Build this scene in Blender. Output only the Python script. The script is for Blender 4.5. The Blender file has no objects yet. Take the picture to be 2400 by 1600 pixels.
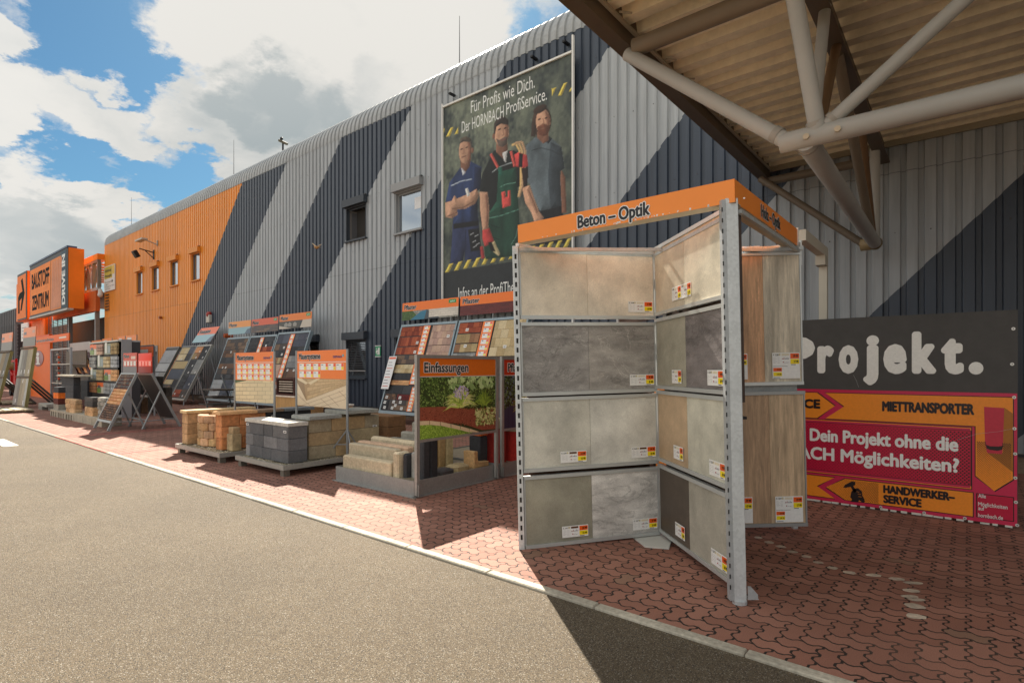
import bpy, math, random
from mathutils import Vector, Matrix
R = random.Random(7)
scene = bpy.context.scene
COL = scene.collection

# ---------------- camera ----------------
cd = bpy.data.cameras.new("camera"); cam = bpy.data.objects.new("camera", cd); COL.objects.link(cam)
cam.location = (0, 0, 1.65)
cam.rotation_euler = (math.radians(90), 0, math.atan2(.6354, .7722))
cd.sensor_width = 36; cd.lens = 19.5; cd.shift_y = 0.0258
cd.clip_start = .05; cd.clip_end = 3000
scene.camera = cam

# pixel rays of the photograph, used to survey where the real things stand
def ray(px, py):
    a = (px-1200)/1300; b = (862-py)/1300
    return Vector((-.6354+.7722*a, .7722+.6354*a, b))
EYE = Vector((0, 0, 1.65))
def gnd(px, py, z=0.): d = ray(px, py); return EYE+d*((z-1.65)/d.z)
def ony(px, py, y): d = ray(px, py); return EYE+d*(y/d.y)

# ---------------- light, sky ----------------
SUN = Vector((-1.57, 1.25, 1.78)).normalized()
EXPO = 1.5
sl = bpy.data.lights.new("sun", 'SUN'); so = bpy.data.objects.new("sun", sl); COL.objects.link(so)
sl.energy = 5.0; sl.angle = math.radians(.5); sl.color = (1, .92, .80)
so.rotation_euler = SUN.to_track_quat('Z', 'Y').to_euler(); so.location = (-20, 20, 30)
world = bpy.data.worlds.new("World"); scene.world = world; world.use_nodes = True
scene.view_settings.view_transform = 'Standard'; scene.view_settings.look = 'None'
scene.view_settings.exposure = EXPO; scene.view_settings.gamma = 1
scene.view_settings.use_curve_mapping = False

class NT:
    """small node helper"""
    def __init__(s, tree): s.t = tree; s.n = tree.nodes; s.l = tree.links
    def new(s, typ, **kw):
        n = s.n.new(typ)
        for k, v in kw.items(): setattr(n, k, v)
        return n
    def put(s, sock, v):
        if isinstance(v, bpy.types.NodeSocket): s.l.new(v, sock)
        elif v is not None: sock.default_value = v
    def m(s, op, a, b=None, c=None, clamp=False):
        n = s.new('ShaderNodeMath', operation=op); n.use_clamp = clamp
        s.put(n.inputs[0], a)
        if b is not None: s.put(n.inputs[1], b)
        if c is not None: s.put(n.inputs[2], c)
        return n.outputs[0]
    def vm(s, op, a, b=None):
        n = s.new('ShaderNodeVectorMath', operation=op); s.put(n.inputs[0], a)
        if b is not None: s.put(n.inputs[1], b)
        return n.outputs['Value'] if op == 'DOT_PRODUCT' else n.outputs[0]
    def mix(s, f, a, b, mode='MIX'):
        n = s.new('ShaderNodeMix', data_type='RGBA', blend_type=mode); n.clamp_factor = True
        s.put(n.inputs[0], f); s.put(n.inputs[6], a); s.put(n.inputs[7], b); return n.outputs[2]
    def ramp(s, v, a, b, lo=0., hi=1., smooth=True):
        n = s.new('ShaderNodeMapRange'); n.interpolation_type = 'SMOOTHSTEP' if smooth else 'LINEAR'
        s.put(n.inputs[0], v)
        for i, q in enumerate((a, b, lo, hi)): s.put(n.inputs[i+1], q)
        return n.outputs[0]
    def noise(s, vec, scale, detail=4, rough=.55, dist=0.):
        n = s.new('ShaderNodeTexNoise'); s.put(n.inputs['Vector'], vec); n.inputs['Scale'].default_value = scale
        n.inputs['Detail'].default_value = detail; n.inputs['Roughness'].default_value = rough
        n.inputs['Distortion'].default_value = dist; return n.outputs['Fac']
    def sep(s, v): n = s.new('ShaderNodeSeparateXYZ'); s.put(n.inputs[0], v); return n.outputs
    def comb(s, x, y, z=0.):
        n = s.new('ShaderNodeCombineXYZ')
        for i, q in enumerate((x, y, z)): s.put(n.inputs[i], q)
        return n.outputs[0]

w = NT(world.node_tree); w.n.clear()
tc = w.new('ShaderNodeTexCoord'); D = tc.outputs['Generated']
sky = w.new('ShaderNodeTexSky', sky_type='NISHITA'); sky.sun_disc = False
sky.sun_elevation = math.asin(SUN.z); sky.sun_rotation = math.atan2(SUN.x, SUN.y)
sky.air_density = 1.2; sky.dust_density = .6; sky.ozone_density = 2.5
dx, dy, dz = w.sep(D)[:3]
zz = w.m('ADD', w.m('ABSOLUTE', dz), .22)
P = w.comb(w.m('DIVIDE', dx, zz), w.m('DIVIDE', dy, zz), w.m('MULTIPLY', dz, .6))
fb = w.noise(P, 2.6, 10, .60, .3); fb2 = w.noise(P, 9., 8, .65, .3); fb3 = w.noise(P, 1.1, 3, .5)
nd = w.new('ShaderNodeTexNoise'); w.put(nd.inputs['Vector'], P); nd.inputs['Scale'].default_value = 4.5; nd.inputs['Detail'].default_value = 8; nd.inputs['Roughness'].default_value = .62
off = w.vm('SUBTRACT', nd.outputs['Color'], (.5, .5, .5)); off = w.vm('SCALE', off); off.node.inputs[3].default_value = .20
D2 = w.vm('NORMALIZE', w.vm('ADD', D, off))
def blob(px, py, rad, wt):
    d = ray(px, py).normalized(); cr = math.cos(rad/1300/(1+((px-1200)/1300)**2+((862-py)/1300)**2)**.5)
    return w.m('MULTIPLY', w.ramp(w.vm('DOT_PRODUCT', D2, tuple(d)), cr, 1-(1-cr)*.25), wt)
dens = w.m('ADD', w.m('MULTIPLY', w.m('SUBTRACT', fb, .56), 3.0), w.m('MULTIPLY', w.m('SUBTRACT', fb2, .5), 1.9))
dens = w.m('ADD', dens, w.m('MULTIPLY', w.m('SUBTRACT', fb3, .5), .5))
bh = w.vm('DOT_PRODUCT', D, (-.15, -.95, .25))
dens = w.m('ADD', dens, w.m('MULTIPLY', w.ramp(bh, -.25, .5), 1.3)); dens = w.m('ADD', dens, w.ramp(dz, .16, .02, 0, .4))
for b in [(700,20,330,1.3),(480,30,150,.8),(980,60,280,1.1),(980,290,280,1.2),(700,290,220,1.2),(560,330,150,.9),(430,260,90,.6),
          (30,90,60,.9),(40,185,75,1.0),(130,265,110,1.1),(30,270,90,.8),(250,285,80,.9),(350,300,80,.7),(190,150,35,.6),(255,165,40,.7),(330,340,60,.5),(600,420,110,.5),
          (110,460,110,1.3),(240,470,80,1.1),(310,480,60,.8),(60,560,160,1.3),(200,540,130,1.2),(330,570,90,.6),(900,-350,600,1.2),
          (200,40,120,-1.2),(130,150,60,-.6),(320,140,70,-.8),(150,370,110,-.9),(400,400,110,-.9),(500,440,80,-.5),(1200,60,90,-.4)]:
    dens = w.m('ADD', dens, blob(*b))
cov = w.ramp(dens, -.12, .95)
dark = w.m('ADD', w.m('MULTIPLY', w.m('SUBTRACT', fb, .47), 2.2), w.m('MULTIPLY', w.m('SUBTRACT', fb3, .5), .5))
for b in [(600,255,120,.8),(720,230,130,.75),(860,220,120,.5),(90,570,150,.7),(200,560,100,.3),(750,0,90,.3),(430,330,80,.2),(500,230,60,.3),(480,60,160,-.5),(740,90,140,-.5),(1000,380,200,-.5),(560,60,200,-.4),(950,-120,400,-.4),(150,420,90,-.5),(100,330,150,-.3)]:
    dark = w.m('ADD', dark, blob(*b))
dark = w.ramp(dark, -.35, 1.25)
glow = w.m('POWER', w.m('MAXIMUM', w.vm('DOT_PRODUCT', D, tuple(SUN)), 0.), 14.)
ccol = w.mix(dark, (.262, .255, .24, 1), (.10, .123, .132, 1))
ccol = w.mix(w.m('MULTIPLY', glow, .5, clamp=True), ccol, (.34, .33, .31, 1))
skc = w.vm('SCALE', sky.outputs[0]); skc.node.inputs[3].default_value = .032
skc = w.mix(1., skc, (.46, .76, .88, 1), 'MULTIPLY')
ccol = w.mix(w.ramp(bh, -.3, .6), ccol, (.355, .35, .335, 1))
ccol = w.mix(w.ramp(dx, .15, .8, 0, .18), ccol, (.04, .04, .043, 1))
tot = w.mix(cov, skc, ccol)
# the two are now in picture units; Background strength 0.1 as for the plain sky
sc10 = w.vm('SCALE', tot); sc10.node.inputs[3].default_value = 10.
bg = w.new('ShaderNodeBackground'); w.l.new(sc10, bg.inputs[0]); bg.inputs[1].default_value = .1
wo = w.new('ShaderNodeOutputWorld'); w.l.new(bg.outputs[0], wo.inputs[0])

# ---------------- colour and material helpers ----------------
def C(r, g, b, k=1.):
    f = lambda c: (c/12.92 if c <= .04045 else ((c+.055)/1.055)**2.4)
    return tuple(min(.95, f(v/255.)*k) for v in (r, g, b))
MATS = {}
def M(name, rough=.75, metal=0., amp=.0, scale=8., bump=0., bscale=60., spec=.5, amp2=0., scale2=1.2, stretch=None, spang=False, vein=0., vs=3., vcol=1.6, speck=0.):
    if name in MATS: return MATS[name]
    m = bpy.data.materials.new(name); m.use_nodes = True; t = NT(m.node_tree)
    p = t.n['Principled BSDF']; p.inputs['Roughness'].default_value = rough; p.inputs['Metallic'].default_value = metal
    p.inputs['Specular IOR Level'].default_value = spec
    at = t.new('ShaderNodeAttribute', attribute_name='Col'); c = at.outputs['Color']
    o = t.new('ShaderNodeTexCoord').outputs['Object']
    if stretch: o = t.vm('MULTIPLY', o, stretch)
    if amp:
        f = t.ramp(t.noise(o, scale, 6, .6), .25, .75, 1-amp, 1+amp, False)
        if amp2: f = t.m('MULTIPLY', f, t.ramp(t.noise(o, scale2, 4, .5), .3, .7, 1-amp2, 1+amp2, False))
        s = t.vm('SCALE', c); t.l.new(f, s.node.inputs[3]); c = s
    if vein:
        wv = t.noise(o, vs, 7, .62, 1.2); rdg = t.m('ABSOLUTE', t.m('SUBTRACT', wv, .5)); msk = t.ramp(t.noise(o, vs*.6, 3, .5), .42, .62)
        g = t.m('ADD', 1., t.m('MULTIPLY', t.m('MULTIPLY', t.ramp(rdg, .0, .012, 1, 0), msk), vein)); s = t.vm('SCALE', c); t.l.new(g, s.node.inputs[3]); c = s
        wv = t.noise(o, vs*.8, 8, .66, .8); rdg = t.m('ABSOLUTE', t.m('SUBTRACT', wv, .47)); g = t.m('SUBTRACT', 1., t.m('MULTIPLY', t.ramp(rdg, 0, .02, 1, 0), vein*.5)); s = t.vm('SCALE', c); t.l.new(g, s.node.inputs[3]); c = s
    if speck:
        g = t.ramp(t.noise(o, 90, 5, .75), .3, .7, 1-speck, 1+speck, False); s = t.vm('SCALE', c); t.l.new(g, s.node.inputs[3]); c = s
    if spang:
        v = t.new('ShaderNodeTexVoronoi'); t.put(v.inputs['Vector'], o); v.inputs['Scale'].default_value = 55
        g = t.ramp(t.sep(v.outputs['Color'])[0], 0, 1, .93, 1.07, False); s = t.vm('SCALE', c); t.l.new(g, s.node.inputs[3]); c = s
        t.l.new(t.ramp(t.sep(v.outputs['Color'])[1], 0, 1, rough-.06, rough+.08, False), p.inputs['Roughness'])
    t.l.new(c, p.inputs['Base Color'])
    if bump:
        b = t.new('ShaderNodeBump'); b.inputs['Strength'].default_value = bump; b.inputs['Distance'].default_value = .01
        t.l.new(t.noise(o, bscale, 5, .65), b.inputs['Height']); t.l.new(b.outputs[0], p.inputs['Normal'])
    MATS[name] = m; return m
stone = M('cast_stone', .9, amp=.22, scale=26, amp2=.16, scale2=3, bump=.8, bscale=70, speck=.2)
rock = M('split_rock', .93, amp=.35, scale=14, amp2=.25, scale2=4, bump=1., bscale=35)
paver_m = M('paver_sample', .85, amp=.2, scale=30, bump=.3, bscale=80, amp2=.12, scale2=2.5)
galv = M('galvanised_steel', .42, .25, amp=.1, scale=5, spang=True)
alu = M('aluminium', .36, .4, amp=.06, scale=4)
paint = M('painted_metal', .5, 0, amp=.05, scale=3, spec=.4)
gloss = M('glossy_board', .32, 0, amp=.04, scale=6, spec=.5)
printed = M('printed_panel', .38, 0, amp=.07, scale=40, spec=.45)
dirty = M('weathered_paint', .6, 0, amp=.14, scale=7, amp2=.1, scale2=.7)
matte = M('matte_print', .85, 0, amp=.03, scale=8, spec=.12)
rubber = M('rubber', .8, 0, amp=.1, scale=10)
foliage_pic = M('printed_foliage', .4, 0, amp=.55, scale=45, amp2=.35, scale2=14, spec=.4)
tile_m = M('concrete_tile', .5, 0, amp=.2, scale=5, amp2=.2, scale2=1.7, vein=.14, vs=2.2, speck=.13, bump=.08, bscale=70, spec=.45)
slate_m = M('slate_tile', .45, 0, amp=.34, scale=5, amp2=.25, scale2=1.4, vein=.6, vs=1.7, speck=.25, bump=.35, bscale=22, spec=.5, stretch=(1, 1, 2.4))
wood_m = M('wood_tile', .5, 0, amp=.3, scale=7, amp2=.28, scale2=1.6, vein=.3, vs=1.3, speck=.1, spec=.45, stretch=(6, 6, .55))
plank_m = M('wood_plank', .7, 0, amp=.2, scale=9, amp2=.15, scale2=3, stretch=(5, 5, .7))
osb_m = M('chip_board', .8, 0, amp=.45, scale=60)
def glass_mat():
    m = bpy.data.materials.new('window_glass'); m.use_nodes = True; p = m.node_tree.nodes['Principled BSDF']
    p.inputs['Base Color'].default_value = (.42, .47, .52, 1); p.inputs['Metallic'].default_value = .85; p.inputs['Roughness'].default_value = .06
    return m
glass = glass_mat()

# ---------------- frames and mesh builder ----------------
class F:
    """a working plane: origin, direction along it, up direction; n points out of it"""
    def __init__(s, o, u, v=(0, 0, 1), n=None):
        s.o = Vector(o); s.u = Vector(u).normalized(); s.v = Vector(v).normalized()
        s.n = Vector(n).normalized() if n else s.u.cross(s.v).normalized()
    def p(s, u, v, n=0.): return s.o+s.u*u+s.v*v+s.n*n
WF = F((0, 0, 0), (1, 0, 0), (0, 1, 0))           # world axes: u=x v=y n=z
def FY(y, x=0.): return F((x, y, 0), (1, 0, 0))    # upright plane facing -y (towards the road)
def FX(x, y=0.): return F((x, y, 0), (0, 1, 0))    # upright plane facing +x
_tc = {}
def textmesh(s, weight):
    k = (s, weight)
    if k not in _tc:
        c = bpy.data.curves.new('t', 'FONT'); c.body = s; c.size = 1; c.offset = weight; c.resolution_u = 3; c.align_x = 'LEFT'
        o = bpy.data.objects.new('t', c); m = bpy.data.meshes.new_from_object(o)
        vs = [(v.co.x, v.co.y) for v in m.vertices]; fs = [tuple(p.vertices) for p in m.polygons]
        bpy.data.objects.remove(o); bpy.data.curves.remove(c); bpy.data.meshes.remove(m)
        x0 = min((v[0] for v in vs), default=0); x1 = max((v[0] for v in vs), default=1)
        _tc[k] = (vs, fs, x0, x1)
    return _tc[k]
class MB:
    def __init__(s): s.v = []; s.f = []; s.c = []
    def face(s, pts, c):
        i = len(s.v); s.v += [Vector(p) for p in pts]; s.f.append(tuple(range(i, i+len(pts)))); s.c.append(c)
    def box(s, f, u0, u1, v0, v1, n0, n1, c):
        i = len(s.v)
        s.v += [f.p(u, v, n) for n in (n0, n1) for v in (v0, v1) for u in (u0, u1)]
        for q in ((0, 2, 3, 1), (4, 5, 7, 6), (0, 1, 5, 4), (2, 6, 7, 3), (1, 3, 7, 5), (0, 4, 6, 2)):
            s.f.append(tuple(i+k for k in q)); s.c.append(c)
        return s
    def face2(s, pts, cs): s.face(pts, cs[0]); s.c[-1] = list(cs); return s
    def wb(s, x0, x1, y0, y1, z0, z1, c): return s.box(WF, x0, x1, y0, y1, z0, z1, c)
    def jbox(s, f, u0, u1, v0, v1, n0, n1, c, j=.01, cut=.02):
        """a stone: box with chamfered, slightly uneven corners"""
        i = len(s.v); pts = []
        jj = lambda: R.uniform(-j, j)
        du, dv = min(cut, (u1-u0)*.3), min(cut, (v1-v0)*.3)
        ring = [(u0+du, v0), (u1-du, v0), (u1, v0+dv), (u1, v1-dv), (u1-du, v1), (u0+du, v1), (u0, v1-dv), (u0, v0+dv)]
        off = [(jj(), jj()) for _ in ring]
        dn = min(cut, (n1-n0)*.3)
        cu, cv = (u0+u1)/2, (v0+v1)/2
        for n, sh in ((n0, 0), (n1-dn, 0), (n1, cut*.8)):
            for (u, v), (a, b) in zip(ring, off):
                su = -1 if u > cu else 1; sv = -1 if v > cv else 1
                s.v.append(f.p(u+a+su*sh, v+b+sv*sh, n))
        for r in (0, 8):
            for k in range(8):
                s.f.append((i+r+k, i+r+(k+1) % 8, i+r+8+(k+1) % 8, i+r+8+k)); s.c.append(c)
        s.f.append(tuple(i+16+k for k in range(8))); s.c.append(c)
        s.f.append(tuple(i+7-k for k in range(8))); s.c.append(c); return s
    def prism(s, f, pts, n0, n1, c):
        i = len(s.v); k = len(pts)
        s.v += [f.p(a, b, n0) for a, b in pts]+[f.p(a, b, n1) for a, b in pts]
        s.f.append(tuple(i+k+q for q in range(k))); s.c.append(c)
        s.f.append(tuple(i+k-1-q for q in range(k))); s.c.append(c)
        for q in range(k): s.f.append((i+q, i+(q+1) % k, i+k+(q+1) % k, i+k+q)); s.c.append(c)
        return s
    def tube(s, a, b, r, c, seg=10, r2=None):
        a = Vector(a); b = Vector(b); d = (b-a).normalized(); r2 = r if r2 is None else r2
        x = d.orthogonal().normalized(); y = d.cross(x); i = len(s.v)
        for P_, q in ((a, r), (b, r2)):
            for k in range(seg):
                t = 2*math.pi*k/seg; s.v.append(P_+x*math.cos(t)*q+y*math.sin(t)*q)
        for k in range(seg): s.f.append((i+k, i+(k+1) % seg, i+seg+(k+1) % seg, i+seg+k)); s.c.append(c)
        s.f.append(tuple(i+seg-1-k for k in range(seg))); s.c.append(c)
        s.f.append(tuple(i+seg+k for k in range(seg))); s.c.append(c); return s
    def ball(s, c0, r, c, nu=8, nv=6, sc=(1, 1, 1)):
        i = len(s.v); c0 = Vector(c0)
        for a in range(nv+1):
            th = math.pi*a/nv
            for b in range(nu):
                ph = 2*math.pi*b/nu
                s.v.append(c0+Vector((math.sin(th)*math.cos(ph)*sc[0], math.sin(th)*math.sin(ph)*sc[1], math.cos(th)*sc[2]))*r)
        for a in range(nv):
            for b in range(nu):
                s.f.append((i+a*nu+b, i+(a+1)*nu+b, i+(a+1)*nu+(b+1) % nu, i+a*nu+(b+1) % nu)); s.c.append(c)
        return s
    def text(s, f, body, u, v, cap, width=None, c=(0, 0, 0), weight=.03, n=.002, outline=None, ow=.09, rot=False):
        """lettering in plane f: left edge u, baseline v, cap height, optional total width"""
        vs, fs, x0, x1 = textmesh(body, 0.)
        sy = cap/.73; sx = (width/(x1-x0)) if width else sy*.62
        if width or cap > .3:
            r_ = weight*cap*1.25; hx0 = min(1., max(.55, sx/sy*1.35)); u += r_*hx0; sx *= max(.3, 1-2*r_*hx0/((x1-x0)*sx)); v += r_; sy *= max(.5, 1-2*r_/cap)
        hx = min(1., max(.55, sx/sy*1.35)); big = cap > .3
        def lay(r, n0, col, dirs):
            for k_ in range(dirs+1):
                a = 2*math.pi*k_/max(dirs, 1); du, dv = (r*hx*math.cos(a), r*math.sin(a)) if k_ < dirs else (0, 0)
                nn = n0+.00008*k_; i = len(s.v)
                s.v += [f.p(u+(x-x0)*sx+du, v+y*sy+dv, nn) for x, y in vs]
                for q in fs: s.f.append(tuple(i+z for z in q)); s.c.append(col)
        if outline: lay(ow*cap*1.0, n, outline, 10); n += .0022
        lay(weight*cap*1.25, n, c, 0 if weight < .015 else (3 if cap < .06 else (24 if big else 8)))
        return s
    def build(s, name, mat, parent=None, root=None, smooth=False, bevel=0., autos=False):
        me = bpy.data.meshes.new(name)
        if root is None:
            if parent is not None: root = ROOT[parent.name]
            else:
                xs = [v.x for v in s.v]; ys = [v.y for v in s.v]; zs = [v.z for v in s.v]
                root = Vector(((min(xs)+max(xs))/2, (min(ys)+max(ys))/2, min(zs)))
        root = Vector(root)
        me.from_pydata([v-root for v in s.v], [], s.f)
        ca = me.color_attributes.new('Col', 'FLOAT_COLOR', 'CORNER'); buf = []
        for q, c in zip(s.f, s.c):
            if isinstance(c, list):
                for z in c: buf += [z[0], z[1], z[2], 1.]
            else: buf += [c[0], c[1], c[2], 1.]*len(q)
        ca.data.foreach_set('color', buf)
        if smooth: me.polygons.foreach_set('use_smooth', [True]*len(s.f))
        me.materials.append(mat); me.update()
        o = bpy.data.objects.new(name, me); COL.objects.link(o)
        if parent is not None: o.parent = parent
        else: o.location = root
        ROOT[o.name] = root
        if autos:
            e = o.modifiers.new('split', 'EDGE_SPLIT'); e.split_angle = math.radians(35)
        if bevel:
            b = o.modifiers.new('bevel', 'BEVEL'); b.width = bevel; b.segments = 1; b.limit_method = 'ANGLE'
        return o
ROOT = {}
def thing(name, loc, label, cat, group=None):
    o = bpy.data.objects.new(name, None); COL.objects.link(o); o.location = loc; o.empty_display_size = .1
    ROOT[o.name] = Vector(loc); o['label'] = label; o['category'] = cat; o['kind'] = 'thing'
    if group: o['group'] = group
    return o
def tag(o, label, cat, group=None):
    o['label'] = label; o['category'] = cat; o['kind'] = 'thing'
    if group: o['group'] = group
    return o
def struct(o, kind='structure'): o['kind'] = kind; return o
WHITE = C(235, 235, 230, .9); BLACK = (.012, .012, .014); ORANGE = C(245, 125, 45); GALV = (.42, .44, .45); DGREY = C(70, 74, 80)
# ================= the ground =================
def plane(x0, x1, y0, y1, z, c=(.3, .3, .3)): return MB().wb(x0, x1, y0, y1, z-.05, z, c)
# asphalt
mt = bpy.data.materials.new('asphalt'); mt.use_nodes = True; t = NT(mt.node_tree); p = t.n['Principled BSDF']
o = t.new('ShaderNodeTexCoord').outputs['Object']
n1 = t.noise(o, 125, 5, .72); n2 = t.noise(o, .55, 4, .6); n3 = t.noise(o, 2.6, 4, .6)
vo = t.new('ShaderNodeTexVoronoi'); t.put(vo.inputs['Vector'], o); vo.inputs['Scale'].default_value = 200
rs = t.sep(vo.outputs['Color'])
base = t.mix(t.ramp(n1, .3, .62), (.072, .055, .034, 1), (.160, .119, .071, 1))
base = t.mix(t.ramp(rs[0], .90, .93), base, (.3, .27, .22, 1))
base = t.mix(t.ramp(rs[1], .86, .9), base, (.03, .026, .02, 1))
sc_ = t.vm('SCALE', base); t.l.new(t.m('MULTIPLY', t.ramp(n2, .35, .65, .9, 1.08, False), t.ramp(n3, .3, .7, .96, 1.04, False)), sc_.node.inputs[3])
t.l.new(sc_, p.inputs['Base Color']); p.inputs['Roughness'].default_value = .88
h = t.m('ADD', t.m('MULTIPLY', vo.outputs['Distance'], -1.2), t.m('MULTIPLY', n1, 1.6))
b = t.new('ShaderNodeBump'); b.inputs['Strength'].default_value = .9; b.inputs['Distance'].default_value = .006
t.l.new(h, b.inputs['Height']); t.l.new(b.outputs[0], p.inputs['Normal'])
struct(plane(-900, 500, -700, 3.32, -.014).build('asphalt_road', mt, root=(0, 0, 0)))
struct(plane(-900, 500, 30, 900, -.03).build('ground', mt, root=(0, 0, 0)))
# paving: interlocking wavy pavers laid in herringbone
mt = bpy.data.materials.new('interlocking_pavers'); mt.use_nodes = True; t = NT(mt.node_tree); p = t.n['Principled BSDF']
o = t.new('ShaderNodeTexCoord').outputs['Object']; X, Y, Z = t.sep(o)[:3]
S = .112
wob = t.noise(o, 1.1, 2, .5)
def zig(v, per, ph=0.):  # triangle wave -1..1
    q = t.m('PINGPONG', t.m('ADD', v, ph), per/2); return t.ramp(q, per*.14, per*.36, -1, 1, False)
U = t.m('DIVIDE', t.m('ADD', X, t.m('MULTIPLY', zig(Y, S), .013)), S)
V = t.m('DIVIDE', t.m('ADD', Y, t.m('MULTIPLY', zig(X, S), .011)), S)
I = t.m('FLOOR', U); J = t.m('FLOOR', V); fu = t.m('FRACT', U); fv = t.m('FRACT', V)
K = t.m('FLOORED_MODULO', t.m('SUBTRACT', I, J), 4.)
def eq(k): return t.m('COMPARE', K, float(k), .1)
wj = t.ramp(wob, .3, .7, .028, .065, False)
def near(d, skip): return t.m('MULTIPLY', t.ramp(d, wj, t.m('ADD', wj, .022), 1, 0), t.m('SUBTRACT', 1., eq(skip)))
j = near(fu, 1)
for d, k in ((t.m('SUBTRACT', 1., fu), 0), (fv, 2), (t.m('SUBTRACT', 1., fv), 3)): j = t.m('MAXIMUM', j, near(d, k))
bi = t.m('SUBTRACT', I, eq(1)); bj = t.m('SUBTRACT', J, eq(2))
wn = t.new('ShaderNodeTexWhiteNoise', noise_dimensions='2D'); t.l.new(t.comb(bi, bj), wn.inputs[0])
g = t.noise(o, 160, 4, .7); g2 = t.noise(o, .8, 4, .6)
tone = t.mix(wn.outputs['Value'], (.27, .118, .08, 1), (.355, .168, .118, 1))
tone = t.mix(t.ramp(wn.outputs['Value'], .985, .987), tone, (.27, .15, .10, 1))
f = t.m('MULTIPLY', t.ramp(g, .3, .7, .72, 1.25, False), t.ramp(g2, .3, .7, .76, 1.14, False))
s_ = t.vm('SCALE', tone); t.l.new(f, s_.node.inputs[3])
sand = t.ramp(t.noise(o, .45, 3, .5), .5, .64)      # joints filled with sand in places
fin = t.mix(j, s_, t.mix(sand, (.022, .014, .01, 1), (.11, .07, .05, 1)))
t.l.new(fin, p.inputs['Base Color']); p.inputs['Roughness'].default_value = .85
b = t.new('ShaderNodeBump'); b.inputs['Strength'].default_value = .8; b.inputs['Distance'].default_value = .008
t.l.new(t.m('ADD', t.m('MULTIPLY', j, -1.), t.m('MULTIPLY', g, .25)), b.inputs['Height']); t.l.new(b.outputs[0], p.inputs['Normal'])
struct(plane(-110, 16, 3.4, 30, 0).build('brick_pavement', mt, root=(0, 0, 0)))
# kerb of whitened concrete edging stones, one run
kerbm = M('kerb_concrete', .9, amp=.3, scale=35, amp2=.2, scale2=2.5, bump=.6, bscale=70)
k = MB(); x = 14.
while x > -105:
    L = 1.0; red = -13.6 < x-.5 < -9.6
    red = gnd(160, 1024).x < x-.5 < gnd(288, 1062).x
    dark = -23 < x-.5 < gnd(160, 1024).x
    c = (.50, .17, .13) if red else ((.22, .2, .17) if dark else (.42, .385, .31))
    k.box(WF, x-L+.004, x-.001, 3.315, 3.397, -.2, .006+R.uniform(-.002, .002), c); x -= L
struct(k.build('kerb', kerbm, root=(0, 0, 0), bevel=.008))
# paint on the ground
rm = M('road_paint', .8, amp=.35, scale=25, amp2=.3, scale2=3)
mk = MB()
for (a, b_) in (((160, 1024), (431, 997)), ((288, 1062), (433, 1035))):
    A = gnd(*a); B = gnd(*b_); B.x = A.x
    mk.wb(A.x-.04, A.x+.04, 3.42, 9.5, .002, .004, (.42, .09, .07))
A = gnd(160, 1024)
mk.wb(A.x-.35, A.x-.29, 3.42, 9.5, .002, .004, (.42, .09, .07))
# faded lettering on the road
for q in (MB().text(F((-24.2, 1.2, 0), (1, 0, 0), (0, 1, 0)), 'FAHRT', 0, 0, 1.35, 8.5, (.6, .57, .5), .03, -.010),):
    mk.v2 = 0
    i = len(mk.v); mk.v += q.v; mk.f += [tuple(i+z for z in ff) for ff in q.f]; mk.c += q.c
# dabs of dried adhesive on the pavers
def dab(px, py, ru, rv, rot=0.):
    c0 = gnd(px, py, .004); pts = []
    for a in range(14):
        th = 2*math.pi*a/14; rr = 1+R.uniform(-.14, .14)
        u, v = ru*rr*math.cos(th), rv*rr*math.sin(th)
        pts.append(c0+Vector((u*math.cos(rot)-v*math.sin(rot), u*math.sin(rot)+v*math.cos(rot), 0)))
    mk.face(pts, (.50, .42, .33))
for px, py, a, b_ in [(1777,1259,.05,.04),(1803,1270,.06,.04),(1830,1280,.055,.04),(1857,1292,.055,.035),(1889,1303,.05,.035),(1918,1317,.05,.03),(1952,1330,.05,.035),(1991,1341,.06,.035),
                   (2046,1347,.075,.035),(2102,1356,.075,.035),(2140,1365,.09,.03),(2135,1383,.07,.035),(2132,1397,.08,.03),(2148,1404,.07,.03),(2143,1419,.08,.05),(2146,1443,.075,.045)]:
    dab(px, py, a*.8, b_, .6)
struct(mk.build('road_markings', rm, root=(0, 0, 0)))

# ================= warehouse =================
W = 11.7; XL, XR = -46.07, 12.
wh = thing('warehouse', (-20, W, 0), 'long corrugated metal warehouse, orange far end, then slanting dark and light grey stripes', 'building')
mt = bpy.data.materials.new('striped_cladding'); mt.use_nodes = True; t = NT(mt.node_tree); p = t.n['Principled BSDF']
o = t.new('ShaderNodeTexCoord').outputs['Object']; X, Y, Z = t.sep(o)[:3]
wob = t.m('MULTIPLY', t.m('SUBTRACT', t.noise(o, 3., 2, .5), .5), .03)
tt = t.m('ADD', t.m('SUBTRACT', t.m('SUBTRACT', X, 20.), t.m('MULTIPLY', Z, .967)), wob)
s = t.m('DIVIDE', t.m('ADD', tt, 35.3), 3.93)
odd = t.m('GREATER_THAN', t.m('FLOORED_MODULO', s, 2.), 1.)
c = t.mix(odd, (.046, .062, .090, 1), (.375, .405, .43, 1))
c = t.mix(t.m('LESS_THAN', s, 0.), c, (.82, .29, .02, 1))
wn_ = t.new('ShaderNodeTexWhiteNoise', noise_dimensions='2D'); t.l.new(t.comb(t.m('FLOOR', X), t.m('FLOOR', t.m('DIVIDE', Z, 5.05))), wn_.inputs[0])
lap = t.m('LESS_THAN', t.m('ABSOLUTE', t.m('SUBTRACT', Z, 5.05)), .008)
sheet = t.m('MULTIPLY', t.ramp(wn_.outputs['Value'], 0, 1, .94, 1.05, False), t.m('SUBTRACT', 1., t.m('MULTIPLY', lap, .45)))
st = t.noise(t.vm('MULTIPLY', o, (6., 1., .35)), 2., 5, .6)
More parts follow.
